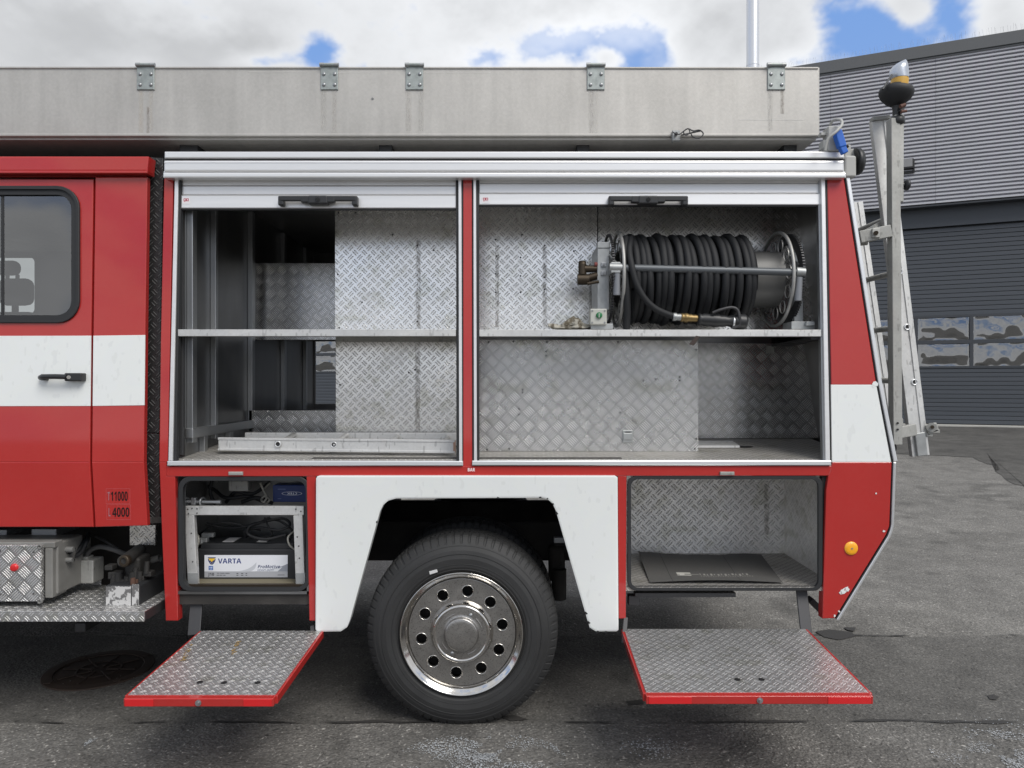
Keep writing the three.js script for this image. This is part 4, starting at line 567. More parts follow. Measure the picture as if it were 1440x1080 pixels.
{ // ---- beacon mast
  const d = 3.60, mast = part('beacon_mast', [(() => { const a = at(1253, 165, d), b = at(1257, 626, d); return beam(V(a.x + .026, a.y, -d - .03), V(b.x + .024, b.y, -d - .03), .052, .046, .004); })(), beam(at(1262, 163, d + .03), at(1261.5, 285, d + .03), .043, .046, .004)], M.aluDull, truck);
  part('mast_arm', [beam(at(1208, 334, d + .04), at(1252, 325, d + .02), .04, .062, .004), beam(at(1211, 329, d + .1), at(1258, 303, d + .25), .012, .02, .002), boxPx(1227, 321, 1238, 334, d + .0, .02, .003), cyl(at(1200, 343, d + .1), at(1219, 341, d + .1), .014, .014, 12)], M.aluDull, mast);
  part('arm_bolt', [cyl(at(1232, 327.5, d + .005), at(1232, 327.5, d - .015), .012, .012, 6)], M.bronze, mast);
  part('mast_foot', [beam(at(1264, 608, d + .05), at(1286, 604, d + .09), .03, .06, .004), boxPx(1264, 588, 1271, 600, d + .02, .03, .008)], M.aluDull, mast);
  const hole = new THREE.CylinderGeometry(.0055, .0055, .003, 10).rotateX(Math.PI / 2); for (const y of [595, 604]) put('bolt_hole', hole, M.black, mast, at(1262.5, y, d - .001));
  part('mast_wire', tube([at(1259, 625, d), at(1260, 630, d), at(1257, 638, d + .02)], .004, 8, 6), M.black, mast);
  part('clamp_knob', [lathe([[.0001, -.012], [.02, -.012], [.028, -.004], [.028, .006], [.02, .012], [.0001, .012]], at(1275, 260, d + .02), NX, 10), cyl(at(1268, 260, d + .02), at(1274, 260, d + .02), .011, .011, 10)], M.plastic, mast);
  part('mast_clamp', [lathe([[.016, -.045], [.018, -.03], [.033, -.018], [.036, 0], [.033, .015], [.022, .024], [.02, .04], [.017, .055]], at(1262, 170, d + .03), UP, 20), cyl(at(1252, 170, d + .03), at(1272, 170, d + .03), .008, .008, 8)], M.plastic, mast);
  part('beacon_stem', [lathe([[.018, -.075], [.018, -.03], [.022, -.01], [.03, .02], [.035, .03]], at(1260.5, 146, d + .03), UP, 18), beam(at(1266, 158, d), at(1271, 148, d), .02, .018, .003)], M.plastic, mast);
  part('stem_bolt', [cyl(at(1266, 150, d - .01), at(1273, 147, d - .01), .011, .009, 8), cyl(at(1267, 157, d - .01), at(1275, 156, d - .01), .009, .007, 8)], std({ color: lin(.12, .055, .04), roughness: .7 }), mast);
  const c = at(1260, 133, d + .03), tilt = V(.12, 1, .02);
  part('beacon_base', lathe([[.0001, -.062], [.022, -.060], [.045, -.046], [.070, -.022], [.081, 0], [.083, .014], [.078, .028], [.066, .034], [.04, .034], [.038, .05], [.0001, .05]], c, tilt, 40), M.rubber, mast);
  const c2 = at(1265, 116, d + .03);
  part('beacon_collar', lathe([[.0001, -.022], [.039, -.022], [.041, -.018], [.041, .016], [.039, .02], [.0001, .02]], c2, tilt, 32), M.yellow, mast);
  part('beacon_dome', (() => { // a bent dome, its tip drawn over to the right
    const prof = [[0, -.040, .042], [.12, -.046, .043], [.28, -.050, .043], [.45, -.046, .041], [.60, -.036, .039], [.74, -.020, .037], [.86, .000, .036], [.95, .019, .034], [1, .029, .031]], A = 28, pos = [];
    const P = (k, i) => { const [t, l, r] = prof[k], cx = (l + r) / 2, rx = (r - l) / 2, a = i / A * 6.28319; return [c2.x + cx + rx * Math.cos(a), c2.y + .018 + t * .100, c2.z + Math.min(.042, rx * 1.1) * Math.sin(a)]; };
    for (let k = 0; k + 1 < prof.length; k++) for (let i = 0; i < A; i++) pos.push(...P(k, i), ...P(k + 1, i), ...P(k + 1, i + 1), ...P(k, i), ...P(k + 1, i + 1), ...P(k, i + 1));
    let g = new THREE.BufferGeometry(); g.setAttribute('position', new THREE.Float32BufferAttribute(pos, 3)); g = mergeVertices(g, 1e-5); g.computeVertexNormals(); return g; })(), std({ color: lin(.50, .53, .58), metalness: .75, roughness: .3 }), mast);
  part('dome_lever', beam(at(1241, 126, d - .02), at(1254, 105, d - .01), .012, .008, .002), M.plastic, mast);
}
{ // ---- side foot plate, switch box and valve block below the cab
  const y = .612, zf = -3.40, zb = -3.85, xr = at(203, 870, 3.40).x;
  part('foot_plate', [span(-6, xr, y - .006, y, zb, zf, .002), span(-6, xr, y - .048, y - .0065, zf - .005, zf, .001), span(-6, at(142, 0, 3.85).x, y, y + .13, zb - .006, zb, .001)], M.treadStep, truck);
  part('plate_bearer', beam(V(xr - .01, y - .025, zf - .01), V(xr + .005, y - .025, zb), .02, .045, .003), M.steelDark, truck); part('plate_bearer', boxPx(104, 876, 120, 890, 3.6, .2, .01), M.steelDark, truck);
  const bx = part('switch_box', [span(-3.2, at(68, 0, 3.46).x + .014, .66, .915, -3.72, -3.51, .010)], M.enclosure, truck);
  part('box_frame', [span(-3.2, at(72, 0, 3.46).x, .895, .925, -3.55, -3.485, .006), span(at(58, 0, 3.46).x, at(68, 0, 3.46).x + .004, .65, .895, -3.60, -3.485, .006)], M.enclosure, bx);
  part('cover_plate', boxPx(-200, 767, 57.5, 846, 3.462, .03, .004), M.tread5, bx);
  part('push_button', [lathe([[.019, 0], [.019, .005], [.0165, .006]], at(20.5, 798, 3.462), NZ, 24), lathe([[.0165, .004], [.0160, .010], [.013, .012], [.0001, .0125]], at(20.5, 798, 3.462), NZ, 24)], M.redLight, bx, { label: 'red push button' });
  for (const yy of [768.5, 845]) part('corner_screw', lathe([[.012, 0], [.0115, .012], [.006, .012], [.006, .006], [.0001, .006]], at(57.5, yy, 3.465), NZ, 18), M.greyDark, bx);
  for (const [sx, sy] of [[47, 776.5], [47, 835], [0, 775], [0, 836]]) part('screw', cyl(at(sx, sy, 3.464), at(sx, sy, 3.459), .005, .005, 8), M.steelDark, bx);
  const side = (yy, dz) => V(at(68, 0, 3.46).x, EYE - (yy - 540) / 1000 * 3.56, -3.55 - dz);
  part('cable_gland', [cyl(side(774, .03), side(774, .03).add(V(.05, 0, 0)), .016, .014, 12), cyl(side(789, .03), side(789, .03).add(V(.045, 0, 0)), .015, .012, 8)], M.greyDark, bx);
  part('side_block', [boxPx(96, 760, 112, 822, 3.72, .1, .006), boxPx(111, 788, 131, 821, 3.7, .1, .008), boxPx(113, 783, 124, 790, 3.72, .05, .004)], M.aluDull, truck);
  part('cab_mount', [boxPx(44, 744, 79, 754, 3.7, .2, .004), boxPx(-10, 745, 9, 754, 3.7, .2, .004)], M.steel, truck);
  part('cable', [tube([side(774, .03).add(V(.05, 0, 0)), at(92, 782, 3.64), at(106, 778, 3.66), at(117, 764, 3.7), at(125, 750, 3.8)], .011, 24, 8), tube([side(789, .03).add(V(.045, 0, 0)), at(98, 785, 3.64), at(112, 779, 3.66), at(122, 762, 3.68), at(124, 752, 3.75)], .010, 24, 8)], M.hose, truck);
  const cdm = std({ color: lin(.07, .07, .07), roughness: .7 }); for (const g of [tube([at(121, 786, 3.74), at(126, 775, 3.74), at(140, 769, 3.73), at(160, 773, 3.72), at(178, 780, 3.75)], .013, 24, 8), tube([at(135, 754, 3.9), at(150, 762, 3.85), at(165, 772, 3.85)], .008, 12, 8), tube([at(185, 786, 3.8), at(205, 790, 3.75), at(225, 785, 3.75)], .02, 12, 8)]) part('conduit', g, cdm, truck);
  const vb = part('valve_block', [boxPx(148, 823, 196, 858, 3.50, .28, .01), boxPx(140, 858, 204, 862, 3.46, .3, .003)], M.rubber, truck);
  const paint = (x0, x1, y0, y1, s) => { const top = [], bot = []; for (let i = 0; i <= 14; i++) { const x = mix(x0, x1, i / 14); top.push([x, y0 + 1.5 * rnd()]); bot.push([x, y1 - 6 * fbm(i * .45, 3, 64, s, 3) * 1.6]); } return plate([...top, ...bot.reverse()], 3.497, .002, 0); };
  part('peeling_paint', [paint(149, 184, 824, 859, 5), paint(185.5, 195, 821, 856, 9)], std({ color: 0xffffff, map: colorTex(256, .13, (u, v) => { const f = fbm(u * 7, v * 7, 7, 951, 5), s = sstep(.50, .62, f), k = mix(.50, .07, s * .85); return [k, k * .99, k * .98]; }), roughness: .8 }), vb, { label: 'white paint peeling off' });
  const fit = [[160, 815, 5], [167, 812, 6], [178, 818, 5], [186, 812, 6], [196, 812, 4.5], [172, 822, 6], [190, 806, 4], [206, 798, 4]]; part('pipe_fitting', [...fit.map(([x, yy, r]) => cyl(at(x, yy + 8, 3.58), at(x + 1, yy - 8, 3.58), r * .0036, r * .003, 6)), ...[[156, 797, 5], [163, 808, 7], [200, 812, 5], [210, 806, 5]].map(([x, yy, r]) => box(at(x, yy, 3.6).x, at(x, yy, 3.6).y, -3.6, r * .008, r * .005, .05, .005)), cyl(at(174, 789, 3.50), at(196, 774, 3.75), .030, .032, 18), boxPx(174, 785, 196, 818, 3.60, .12, .015)], std({ color: lin(.022, .021, .02), roughness: .7 }), vb);
  part('pipe_mouth', lathe([[.016, .004], [.026, .005], [.030, 0], [.030, -.02], [.016, -.02], [.016, .004]], at(174, 789, 3.495), V(-.25, .05, 1), 20), M.bronze, vb);
  part('valve_cap', [cyl(at(187, 822, 3.52), at(187, 813, 3.52), .013, .011, 10), cyl(at(191.5, 822, 3.54), at(191.5, 815, 3.54), .01, .01, 8)], std({ color: lin(.09, .045, .03), roughness: .8 }), vb);
}

// ---------------------------------------------------------------- things in the compartments
{ // hose reel
  const c0 = at(868, 393, 3.79), c1 = V(at(1088, 391, 3.83).x, c0.y, c0.z - .02), R = .246, reel = thing('hose_reel', 'hose reel wound with black hose on the upper right shelf', 'hose reel', V((c0.x + c1.x) / 2, at(0, 463, 3.6).y, c0.z));
  const flangeM = std({ color: 0xffffff, map: colorTex(256, .4, (u, v) => { const k = .40 * (.75 + .5 * fbm(u * 7, v * 7, 7, 961, 4)); return [k * 1.0, k * .99, k * .95]; }), metalness: .45, roughness: .5 });
  const fl = (x, gear) => { const s = new THREE.Shape(); s.absarc(0, 0, R, 0, 6.28319); const n = 11; for (let i = 0; i < n; i++) { const a = i * 6.28319 / n + .2, h = new THREE.Path(); h.absarc(.178 * Math.cos(a), .178 * Math.sin(a), .034, 0, 6.28319, true); s.holes.push(h); } const g = new THREE.ExtrudeGeometry(s, { depth: .004, bevelEnabled: true, bevelSize: .002, bevelThickness: .0015, bevelSegments: 1, curveSegments: 40 }); g.rotateY(Math.PI / 2); g.translate(x, c0.y, c0.z - .01); const out = [g, new THREE.TorusGeometry(R, .009, 8, 72).rotateY(Math.PI / 2).translate(x, c0.y, c0.z - .01)]; return out; };
  part('flange', fl(c0.x), flangeM, reel); part('flange', fl(c1.x), flangeM, reel);
  { const t = []; for (let i = 0; i < 96; i++) { const a = i / 96 * 6.28319; t.push(box(0, R - .012, 0, .014, .012, .008, .001).rotateX(a).translate(c1.x + .055, c0.y, c0.z - .01)); } part('gear_teeth', t, M.steelDark, reel, { kind: 'stuff' }); part('gear_rim', [lathe([[R - .06, -.007], [R - .014, -.007], [R - .014, .007], [R - .06, .007]], V(c1.x + .055, c0.y, c0.z - .01), NX, 72)], M.steelDark, reel);
    const t2 = []; for (let i = 0; i < 96; i++) { const a = i / 96 * 6.28319; t2.push(box(0, R - .012, 0, .012, .012, .008, .001).rotateX(a).translate(c0.x - .05, c0.y, c0.z - .01)); } part('gear_teeth', t2, M.steelDark, reel, { kind: 'stuff' }); }
  part('drum', lathe([[.148, 0], [.148, c1.x - c0.x]], V(c0.x, c0.y, c0.z - .01), NX, 48), std({ color: lin(.13, .13, .128), metalness: .3, roughness: .5 }), reel);
  // hose wound round the drum
  const x0 = c0.x + .05, x1 = at(1064, 0, 3.62).x, n = 17, pts = []; for (let i = 0; i <= n * 28; i++) { const t = i / (n * 28), a = t * n * 6.28319, w = .0055 * Math.sin(t * 37) + .004 * Math.sin(t * 91 + 1) + .012 * (fbm(t * 60, 9, 256, 25, 3) - .5); const rr = .212 + .018 * (fbm(t * 70, 3, 256, 15, 3) - .3) + .006 * Math.sin(a * .5 + t * 9); pts.push(V(x0 + (x1 - x0) * t + w + .004 * Math.sin(a), c0.y + rr * Math.cos(a), c0.z - .01 + rr * Math.sin(a))); }
  part('hose', new THREE.TubeGeometry(new THREE.CatmullRomCurve3(pts), n * 44, .0196, 10, false), M.hose, reel);
  { const p2 = []; for (let i = 0; i <= n * 20; i++) { const t = i / (n * 20), a = t * n * 6.28319 + 2; p2.push(V(x0 + .02 + (x1 - x0 - .03) * t, c0.y + .178 * Math.cos(a), c0.z - .01 + .178 * Math.sin(a))); } part('hose_layer', new THREE.TubeGeometry(new THREE.CatmullRomCurve3(p2), n * 30, .021, 8, false), M.hose, reel); }
  part('hose_tail', [tube([at(887, 335, 3.66), at(885, 352, 3.60), at(888, 372, 3.56), at(894, 396, 3.555), at(905, 418, 3.56), at(920, 433, 3.57), at(936, 441, 3.58), at(948, 445, 3.585)], .0165, 48, 10), tube([at(880, 334, 3.66), at(878, 360, 3.60), at(881, 400, 3.58), at(882, 440, 3.6), at(881, 462, 3.63)], .0185, 24, 10)], M.hose, reel);
  const dn = 3.585, ax = (x, y) => at(x, y, dn), nz = V(1, -.06, 0);
  part('hose_coupling', [lathe([[.017, 0], [.0205, .002], [.0205, .018], [.016, .02], [.0175, .03], [.0175, .04]], ax(946, 445.5), nz, 18)], M.galv, reel);
  part('brass_coupling', [lathe([[.017, 0], [.021, .002], [.023, .012], [.019, .016], [.024, .02], [.024, .036], [.019, .04], [.021, .052], [.018, .06], [.019, .075], [.017, .085]], ax(957, 446.5), nz, 8)], std({ color: lin(.24, .17, .075), metalness: .75, roughness: .45 }), reel);
  const nb = part('nozzle', [lathe([[.016, 0], [.030, .003], [.030, .012], [.026, .016], [.031, .03], [.031, .07], [.034, .075], [.034, .105], [.030, .11], [.031, .13], [.026, .15], [.032, .18], [.040, .19], [.040, .235], [.033, .245], [.0001, .24]], ax(981, 449), nz, 24)], M.plastic, reel);
  part('ring', lathe([[.030, .0], [.034, .002], [.034, .008], [.030, .01]], ax(1029, 453), nz, 20), M.rail, nb);
  part('bale_handle', [tube([at(1002, 440, dn - .03), at(1012, 436, dn - .035), at(1030, 432.5, dn - .035), at(1037, 436, dn - .035), at(1040, 448, dn - .035), at(1040, 457, dn - .03), at(1030, 461, dn - .02)], .0085, 24, 6)], M.steelDark, nb);
  // stands, cross bar, bearings
  const zf = -3.60;
  part('stand', [boxPx(840, 345, 857, 436, 3.66, .03, .004), boxPx(840, 340, 858, 349, 3.655, .05, .004), boxPx(831, 455, 862, 463, 3.60, .12, .003), boxPx(840, 345, 844, 460, 3.69, .26, .003)], M.galv, reel);
  part('stand', [boxPx(1117, 343, 1130, 458, 3.68, .03, .004), boxPx(1113, 452, 1146, 463, 3.62, .12, .003), beam(at(1110, 360, 3.7), at(1128, 380, 3.66), .03, .006, .002), boxPx(1134, 452, 1146, 458, 3.60, .04, .003)], M.galv, reel);
  part('cross_bar', cyl(at(874, 376.5, 3.575), at(1122, 383, 3.575), .0185, .0185, 18), std({ color: lin(.11, .12, .13), metalness: .3, roughness: .45 }), reel);
  part('bar_clamp', [cyl(at(857, 376, 3.575), at(876, 376.5, 3.575), .022, .022, 16), boxPx(859, 368, 873, 384, 3.56, .09, .005), beam(at(857, 360, 3.66), at(868, 372, 3.58), .03, .006, .002), cyl(at(1119, 382, 3.575), at(1131, 383, 3.575), .024, .024, 16), beam(at(1112, 366, 3.7), at(1130, 378, 3.58), .03, .006, .002)], M.galv, reel);
  const grm = std({ color: lin(.22, .23, .25), metalness: .3, roughness: .5 }); part('guide_roller', cyl(at(868, 385, 3.575), at(867, 415, 3.575), .0175, .0175, 16), grm, reel); part('guide_roller', cyl(at(1123.5, 390, 3.575), at(1122, 423, 3.575), .0185, .0185, 16), grm, reel);
  part('inlet_valve', [cyl(at(812, 393, 3.68), at(828, 393, 3.68), .028, .028, 20), cyl(at(828, 391, 3.68), at(842, 387, 3.68), .020, .020, 16), cyl(at(819, 372, 3.68), at(819, 386, 3.68), .021, .021, 16), cyl(at(822, 378, 3.68), at(842, 378, 3.68), .019, .016, 14), cyl(at(826, 399, 3.66), at(842, 396, 3.66), .008, .008, 10), lathe([[.0001, .02], [.018, .018], [.021, 0]], at(819, 372, 3.68), UP, 16)], M.bronze, reel);
  part('red_collar', cyl(at(836, 372, 3.67), at(840, 372, 3.67), .012, .012, 12), std({ color: lin(.2, .05, .045), roughness: .7 }), reel);
  for (const y of [372, 384]) part('stand_bolt', [boxPx(845.5, y - 3.2, 853, y + 3.2, 3.652, .01, .002), cyl(at(849.5, y, 3.652), at(849.5, y, 3.643), .006, .006, 6)], M.steel, reel);
  const sw = part('reel_switch', boxPx(830, 434, 853.5, 456.5, 3.575, .06, .006), std({ color: lin(.46, .46, .42), roughness: .55 }), reel);
  part('green_button', [lathe([[.0155, 0], [.0155, .008], [.012, .012], [.0001, .0125]], at(842.5, 443.5, 3.575), NZ, 20)], std({ color: lin(.02, .17, .06), roughness: .4 }), sw); part('button_mark', boxPx(842, 440.5, 843.2, 446.5, 3.562, .002, 0), M.greyPlastic, sw);
  for (const [x, y] of [[833, 437], [850.5, 437], [833, 453.5], [850.5, 453.5]]) part('screw', cyl(at(x, y, 3.577), at(x, y, 3.572), .0045, .0045, 8), M.steel, sw);
}
{ // crumpled rag on the shelf
  const base = at(805, 463, 3.66), o = thing('cleaning_rag', 'dirty crumpled cloth lying beside the hose reel on the shelf', 'rag', base), g = new THREE.SphereGeometry(1, 64, 32); const p = g.attributes.position;
  for (let i = 0; i < p.count; i++) { const v = V(p.getX(i), p.getY(i), p.getZ(i)), f = 0.66 + .75 * (fbm(v.x * 2.1 + 20, v.y * 2.5 + v.z * 2 + 20, 4096, 971, 4) - .3) + .18 * Math.sin(v.x * 9 + v.z * 5 + 3 * fbm(v.x * 3 + 9, v.z * 3 + 9, 4096, 973, 2)); p.setXYZ(i, v.x * f * .135 + base.x, Math.max(.001, (v.y * f * .036 + .012) * (1 + .45 * Math.sin(v.x * 5 + 1))) + base.y, v.z * f * .07 + base.z); }
  g.computeVertexNormals(); part('cloth', g, std({ color: 0xffffff, map: colorTex(256, .14, (u, v) => { const s = sstep(.42, .62, fbm(u * 5, v * 5, 5, 981, 5)); return [mix(.40, .10, s), mix(.38, .085, s), mix(.33, .06, s)]; }), roughness: .95, bumpMap: grayTex(128, .06, (u, v) => fbm(u * 12, v * 12, 12, 983, 3)), bumpScale: .003 }), o);
}
{ // locker door of chequer plate standing in the right compartment
  const d = 3.76, o = thing('tread_plate_box', 'large equipment box with chequer plate front and small latch under the hose reel shelf', 'equipment box', at(828, 636, d));
  part('front_plate', plate([[673.5, 477.5], [982, 478.5], [982, 635], [673.5, 634.5]], d, .004, .4), M.tread5, o);
  part('body', plate([[674, 478.5], [981, 479.5], [981, 634], [674, 633.5]], d + .006, .24, 0), M.aluDull, o);
  const l = part('latch', [plate([[875.5, 605], [890, 605], [890, 623], [875.5, 623]], d - .008, .008, .8), plate([[876.5, 609], [889, 609], [889, 619], [876.5, 619]], d - .012, .006, .8)], M.galv, o); part('slot', plate([[879, 607], [887, 607], [887, 608.4], [879, 608.4]], d - .0086, .002, 0), M.black, l);
  const riv = new THREE.SphereGeometry(.005, 8, 5); for (const [x, y] of [[687, 481], [722, 480], [769, 481], [869, 481], [979, 492], [979, 617], [685, 632], [716, 631], [977, 631], [768, 494], [768, 500], [735, 548], [735, 552], [730, 575], [730, 583], [956, 530], [956, 535], [905, 535], [922, 533], [872, 580]]) put('rivet', riv, M.steelDark, o, at(x, y, d - .001));
  // loose things of the floor
  const pb = at(1010, 627.5, 3.9); const pl = thing('floor_plate', 'thin aluminium strip lying on the compartment floor right of the box', 'metal plate', pb);
  const fy = (dd) => 1.324 + (dd - 3.5) * .075 + .001; const c = (x, dd) => V((x - 720) / 1000 * dd, fy(dd) + .014, -dd); part('strip', slab(c(960, 3.86), c(1040, 3.86), c(1030, 4.03), c(960, 4.03), UP, .012), M.alu, pl);
  const ck = part('floor_hole', (() => { const g = new THREE.CircleGeometry(1, 28); g.rotateX(-Math.PI / 2); g.scale(.045, 1, .03); const p = at(1048, 629, 3.9); g.translate(p.x, fy(3.9) + .003, -3.9); return g; })(), M.black, truck);
  const ha = boxPx(1078, 486, 1089, 497, 4.19, .01, .002); part('wall_clip', ha, M.aluDull, truck);
}
{ // two aluminium rails with rungs lying on the left floor
  const dF = 3.66, dB = 3.93, o = thing('ladder_section', 'short aluminium ladder section lying on its side on the left compartment floor', 'ladder section', at(473, 637, dF));
  const a0 = at(308, 624, dF + .03), a1 = at(640, 627.8, dF - .02), b0 = at(345, 617, dB + .02), b1 = at(650, 617.5, dB - .02);
  part('side_rail', [beam(a0, a1, .026, .068, .006), beam(a0.clone().add(V(0, .028, .014)), a1.clone().add(V(0, .028, .014)), .006, .012, .002), beam(a0.clone().add(V(0, -.028, .014)), a1.clone().add(V(0, -.028, .014)), .006, .012, .002)], M.alu, o);
  part('side_rail', [beam(b0, b1, .026, .072, .006)], M.alu, o);
  part('end_cap', beam(at(637.5, 627.8, dF - .021), at(640.6, 627.8, dF - .021), .03, .064, .004), std({ color: lin(.42, .27, .2), roughness: .7 }), o);
  for (const [x, y] of [[391, 624.5], [469.5, 625.2], [547, 626.4], [623, 627.4]]) { const p = at(x, y, dF - .004), q = p.clone().add(V(0, .03, -.27)); const r = part('rung', [cyl(p.clone().add(V(0, 0, -.02)), q, .014, .014, 14)], M.alu, o); part('rung_end', lathe([[.008, .003], [.0125, .008], [.0165, .006], [.0165, 0]], p.clone().add(V(0, 0, -.002)), NZ, 18), M.rail, r); part('rung_hole', lathe([[.0001, .003], [.0115, .0045]], p, NZ, 14), M.black, r); }
}
{ // battery in its frame
  const d = 3.68, b = thing('truck_battery', 'large black battery with white and grey label in the left lower locker', 'battery', at(346, 822, d));
  part('case', [boxPx(277, 772, 417, 823, d, .17, .008), boxPx(282, 764, 413, 775, d + .01, .15, .006), boxPx(278, 815, 416, 823, d - .008, .02, .004)], M.plastic, b);
  const cv = document.createElement('canvas'); cv.width = 1024; cv.height = 280; const x = cv.getContext('2d');
  x.fillStyle = '#e2e4ea'; x.fillRect(0, 0, 1024, 280); x.fillStyle = '#a6a8ae'; x.fillRect(0, 206, 1024, 74); x.fillStyle = '#c2c5cc'; x.beginPath(); x.moveTo(420, 200); x.quadraticCurveTo(560, 190, 640, 90); x.quadraticCurveTo(640, 190, 560, 206); x.fill(); x.beginPath(); x.moveTo(620, 206); x.quadraticCurveTo(860, 190, 1024, 110); x.lineTo(1024, 206); x.fillStyle = '#8e929c'; x.fill(); x.fillStyle = '#d2d5db'; x.beginPath(); x.moveTo(640, 206); x.quadraticCurveTo(860, 180, 960, 150); x.lineTo(900, 206); x.fill();
  x.fillStyle = '#f2c53a'; x.beginPath(); x.moveTo(48, 40); x.lineTo(132, 40); x.lineTo(90, 116); x.closePath(); x.fill(); x.strokeStyle = '#1a2d66'; x.lineWidth = 13; x.beginPath(); x.moveTo(42, 36); x.lineTo(138, 36); x.moveTo(48, 52); x.quadraticCurveTo(60, 100, 88, 118); x.moveTo(132, 52); x.quadraticCurveTo(120, 100, 92, 118); x.moveTo(64, 70); x.lineTo(90, 100); x.lineTo(116, 70); x.stroke();
  x.fillStyle = '#1a2d70'; x.font = 'bold 86px sans-serif'; x.save(); x.scale(1.08, 1); x.fillText('VARTA', 154, 106); x.restore(); x.fillStyle = '#2b5fae'; x.fillRect(52, 138, 54, 52); x.fillStyle = '#d8e2f2'; x.fillRect(62, 150, 14, 12); x.fillRect(62, 172, 34, 8); x.fillRect(84, 148, 12, 16); x.fillStyle = '#1b2a55'; x.font = 'italic bold 56px sans-serif'; x.fillText('ProMotive', 650, 166); x.font = 'italic 36px sans-serif'; x.fillText('HEAVY DUTY', 648, 202); x.fillStyle = '#1c1e24'; x.font = 'bold 50px sans-serif'; x.fillText('J10', 48, 260); x.font = 'bold 20px sans-serif'; x.fillText('12V 135Ah 1000A', 150, 238); x.fillText('635 052 100', 150, 262); for (const [a, w] of [[394, 24], [450, 28], [506, 20]]) { x.fillRect(a, 228, w, 8); x.fillRect(a, 250, w, 8); } x.fillRect(900, 248, 86, 6);
  const t = new THREE.CanvasTexture(cv); t.colorSpace = THREE.SRGBColorSpace; part('label', decal(287.5, 780.5, 404.5, 811.8, d, .0015), std({ map: t, roughness: .45 }), b, { keepUV: true });
  for (const [px, w] of [[325, 16], [372, 14]]) { const a = at(px - w / 2, 757, d + .09); part('top_label', slab(at(px - w * .8, 760, d + .03).setY(at(0, 763.4, d + .01).y + .001), at(px + w * .2, 760, d + .03).setY(at(0, 763.4, d + .01).y + .001), at(px + w * .9, 754, d + .14).setY(at(0, 763.4, d + .01).y + .001), at(px - w * .1, 754, d + .14).setY(at(0, 763.4, d + .01).y + .001), UP, .001), std({ color: lin(.55, .55, .56), roughness: .6 }), b); }
  part('terminal', [cyl(at(284, 765, d + .03), at(284, 757, d + .03), .012, .011, 12), boxPx(278, 757, 291, 763, d + .02, .03, .003), boxPx(283, 750, 300, 756, d + .05, .03, .004)], M.galv, b);
  const cab = thing('battery_cables', 'tangle of black battery cables over the top of the battery', 'cables', at(360, 758, d)), A = (px, py, o) => at(px, py, d + o);
  const cm = M.hose; for (const [r, l] of [[.007, [[345, 755, .05], [346, 746, .02], [365, 742, .0], [395, 745, -.02], [408, 738, .0], [398, 729, .04], [375, 733, .02], [352, 739, -.02], [348, 750, -.01], [372, 758, -.02], [402, 752, .0]]], [.005, [[280, 752, .1], [300, 738, .05], [322, 735, .04], [348, 741, .06], [366, 746, .02]]], [.008, [[290, 737, .08], [320, 742, .08], [360, 737, .05], [380, 728, .08]]], [.005, [[372, 728, .0], [377, 740, -.02], [382, 752, .0], [368, 756, .03]]], [.006, [[405, 762, .06], [412, 748, .02], [396, 734, .03], [380, 730, .08]]]]) part('cable', tube(l.map((p) => A(...p)), r, 60, 7), cm, cab);
  const gc = thing('grey_wires', 'thin grey wires hanging at both sides of the battery', 'wires', A(280, 780, -.02)); for (const l of [[[276, 749, .02], [279, 756, -.03], [279, 764, -.03], [276, 772, .0]], [[414, 746, .02], [405, 756, -.02], [407, 766, -.02], [416, 774, .0]]]) part('wire', tube(l.map((p) => A(...p)), .0048, 24, 7), std({ color: lin(.34, .33, .30), roughness: .6 }), gc);
  // frame that holds it, of square aluminium section
  const fd = 3.57, bar = (x0, y0, x1, y1) => boxPx(x0, y0, x1, y1, fd, .03, .003);
  const fr = new THREE.Group(); fr.name = 'battery_frame'; truck.add(fr); ORG.set(fr, ORG.get(truck).clone());
  part('top_bar', bar(260, 712, 427, 724.5), M.alu, fr); part('upright', [beam(at(268, 724, fd + .015), at(272.5, 824, fd + .015), .03, .048, .003)], M.alu, fr); part('upright', [beam(at(420, 724, fd + .015), at(423.5, 824, fd + .015), .03, .046, .003)], M.alu, fr);
  part('foot_bracket', [boxPx(264, 806, 278, 825, fd - .004, .004, .001)], M.galv, fr); part('foot_bracket', [boxPx(416, 806, 429, 825, fd - .004, .004, .001)], M.galv, fr);
  const riv = new THREE.SphereGeometry(.0038, 8, 5); for (const [px, py] of [[264, 716], [270, 715], [277, 715.5], [265, 722], [277, 721.5], [416, 716], [423, 719], [269, 750], [271, 790], [418, 755], [420, 768], [421, 785]]) put('rivet', riv, M.steelDark, fr, at(px, py, fd - .001));
  // pin with shackle on top
  const sh = thing('clevis_pin', 'grey steel pin with shackle lying on top of the battery frame', 'pin', at(285, 710, 3.62)); part('shaft', [cyl(at(262, 705.5, 3.62), at(309, 706, 3.62), .010, .010, 12), cyl(at(305, 706, 3.62), at(311, 706, 3.62), .012, .012, 12)], M.steel, sh);
  for (const px of [262, 285]) part('shackle', new THREE.TorusGeometry(.019, .006, 8, 18).rotateY(1.2).translate(at(px, 705.5, 3.62).x, at(px, 705.5, 3.62).y, -3.62), M.steel, sh); part('knuckle', boxPx(268, 700, 275, 711, 3.61, .03, .005), M.steel, sh);
  // charger, its plate upside down
  const ch = thing('battery_charger', 'blue battery charger box with an oval badge hanging upside down in the left lower locker', 'charger', at(407, 706, 3.78));
  part('case', [boxPx(383.5, 682, 432, 706, 3.78, .1, .006)], std({ color: lin(.022, .055, .26), roughness: .4 }), ch);
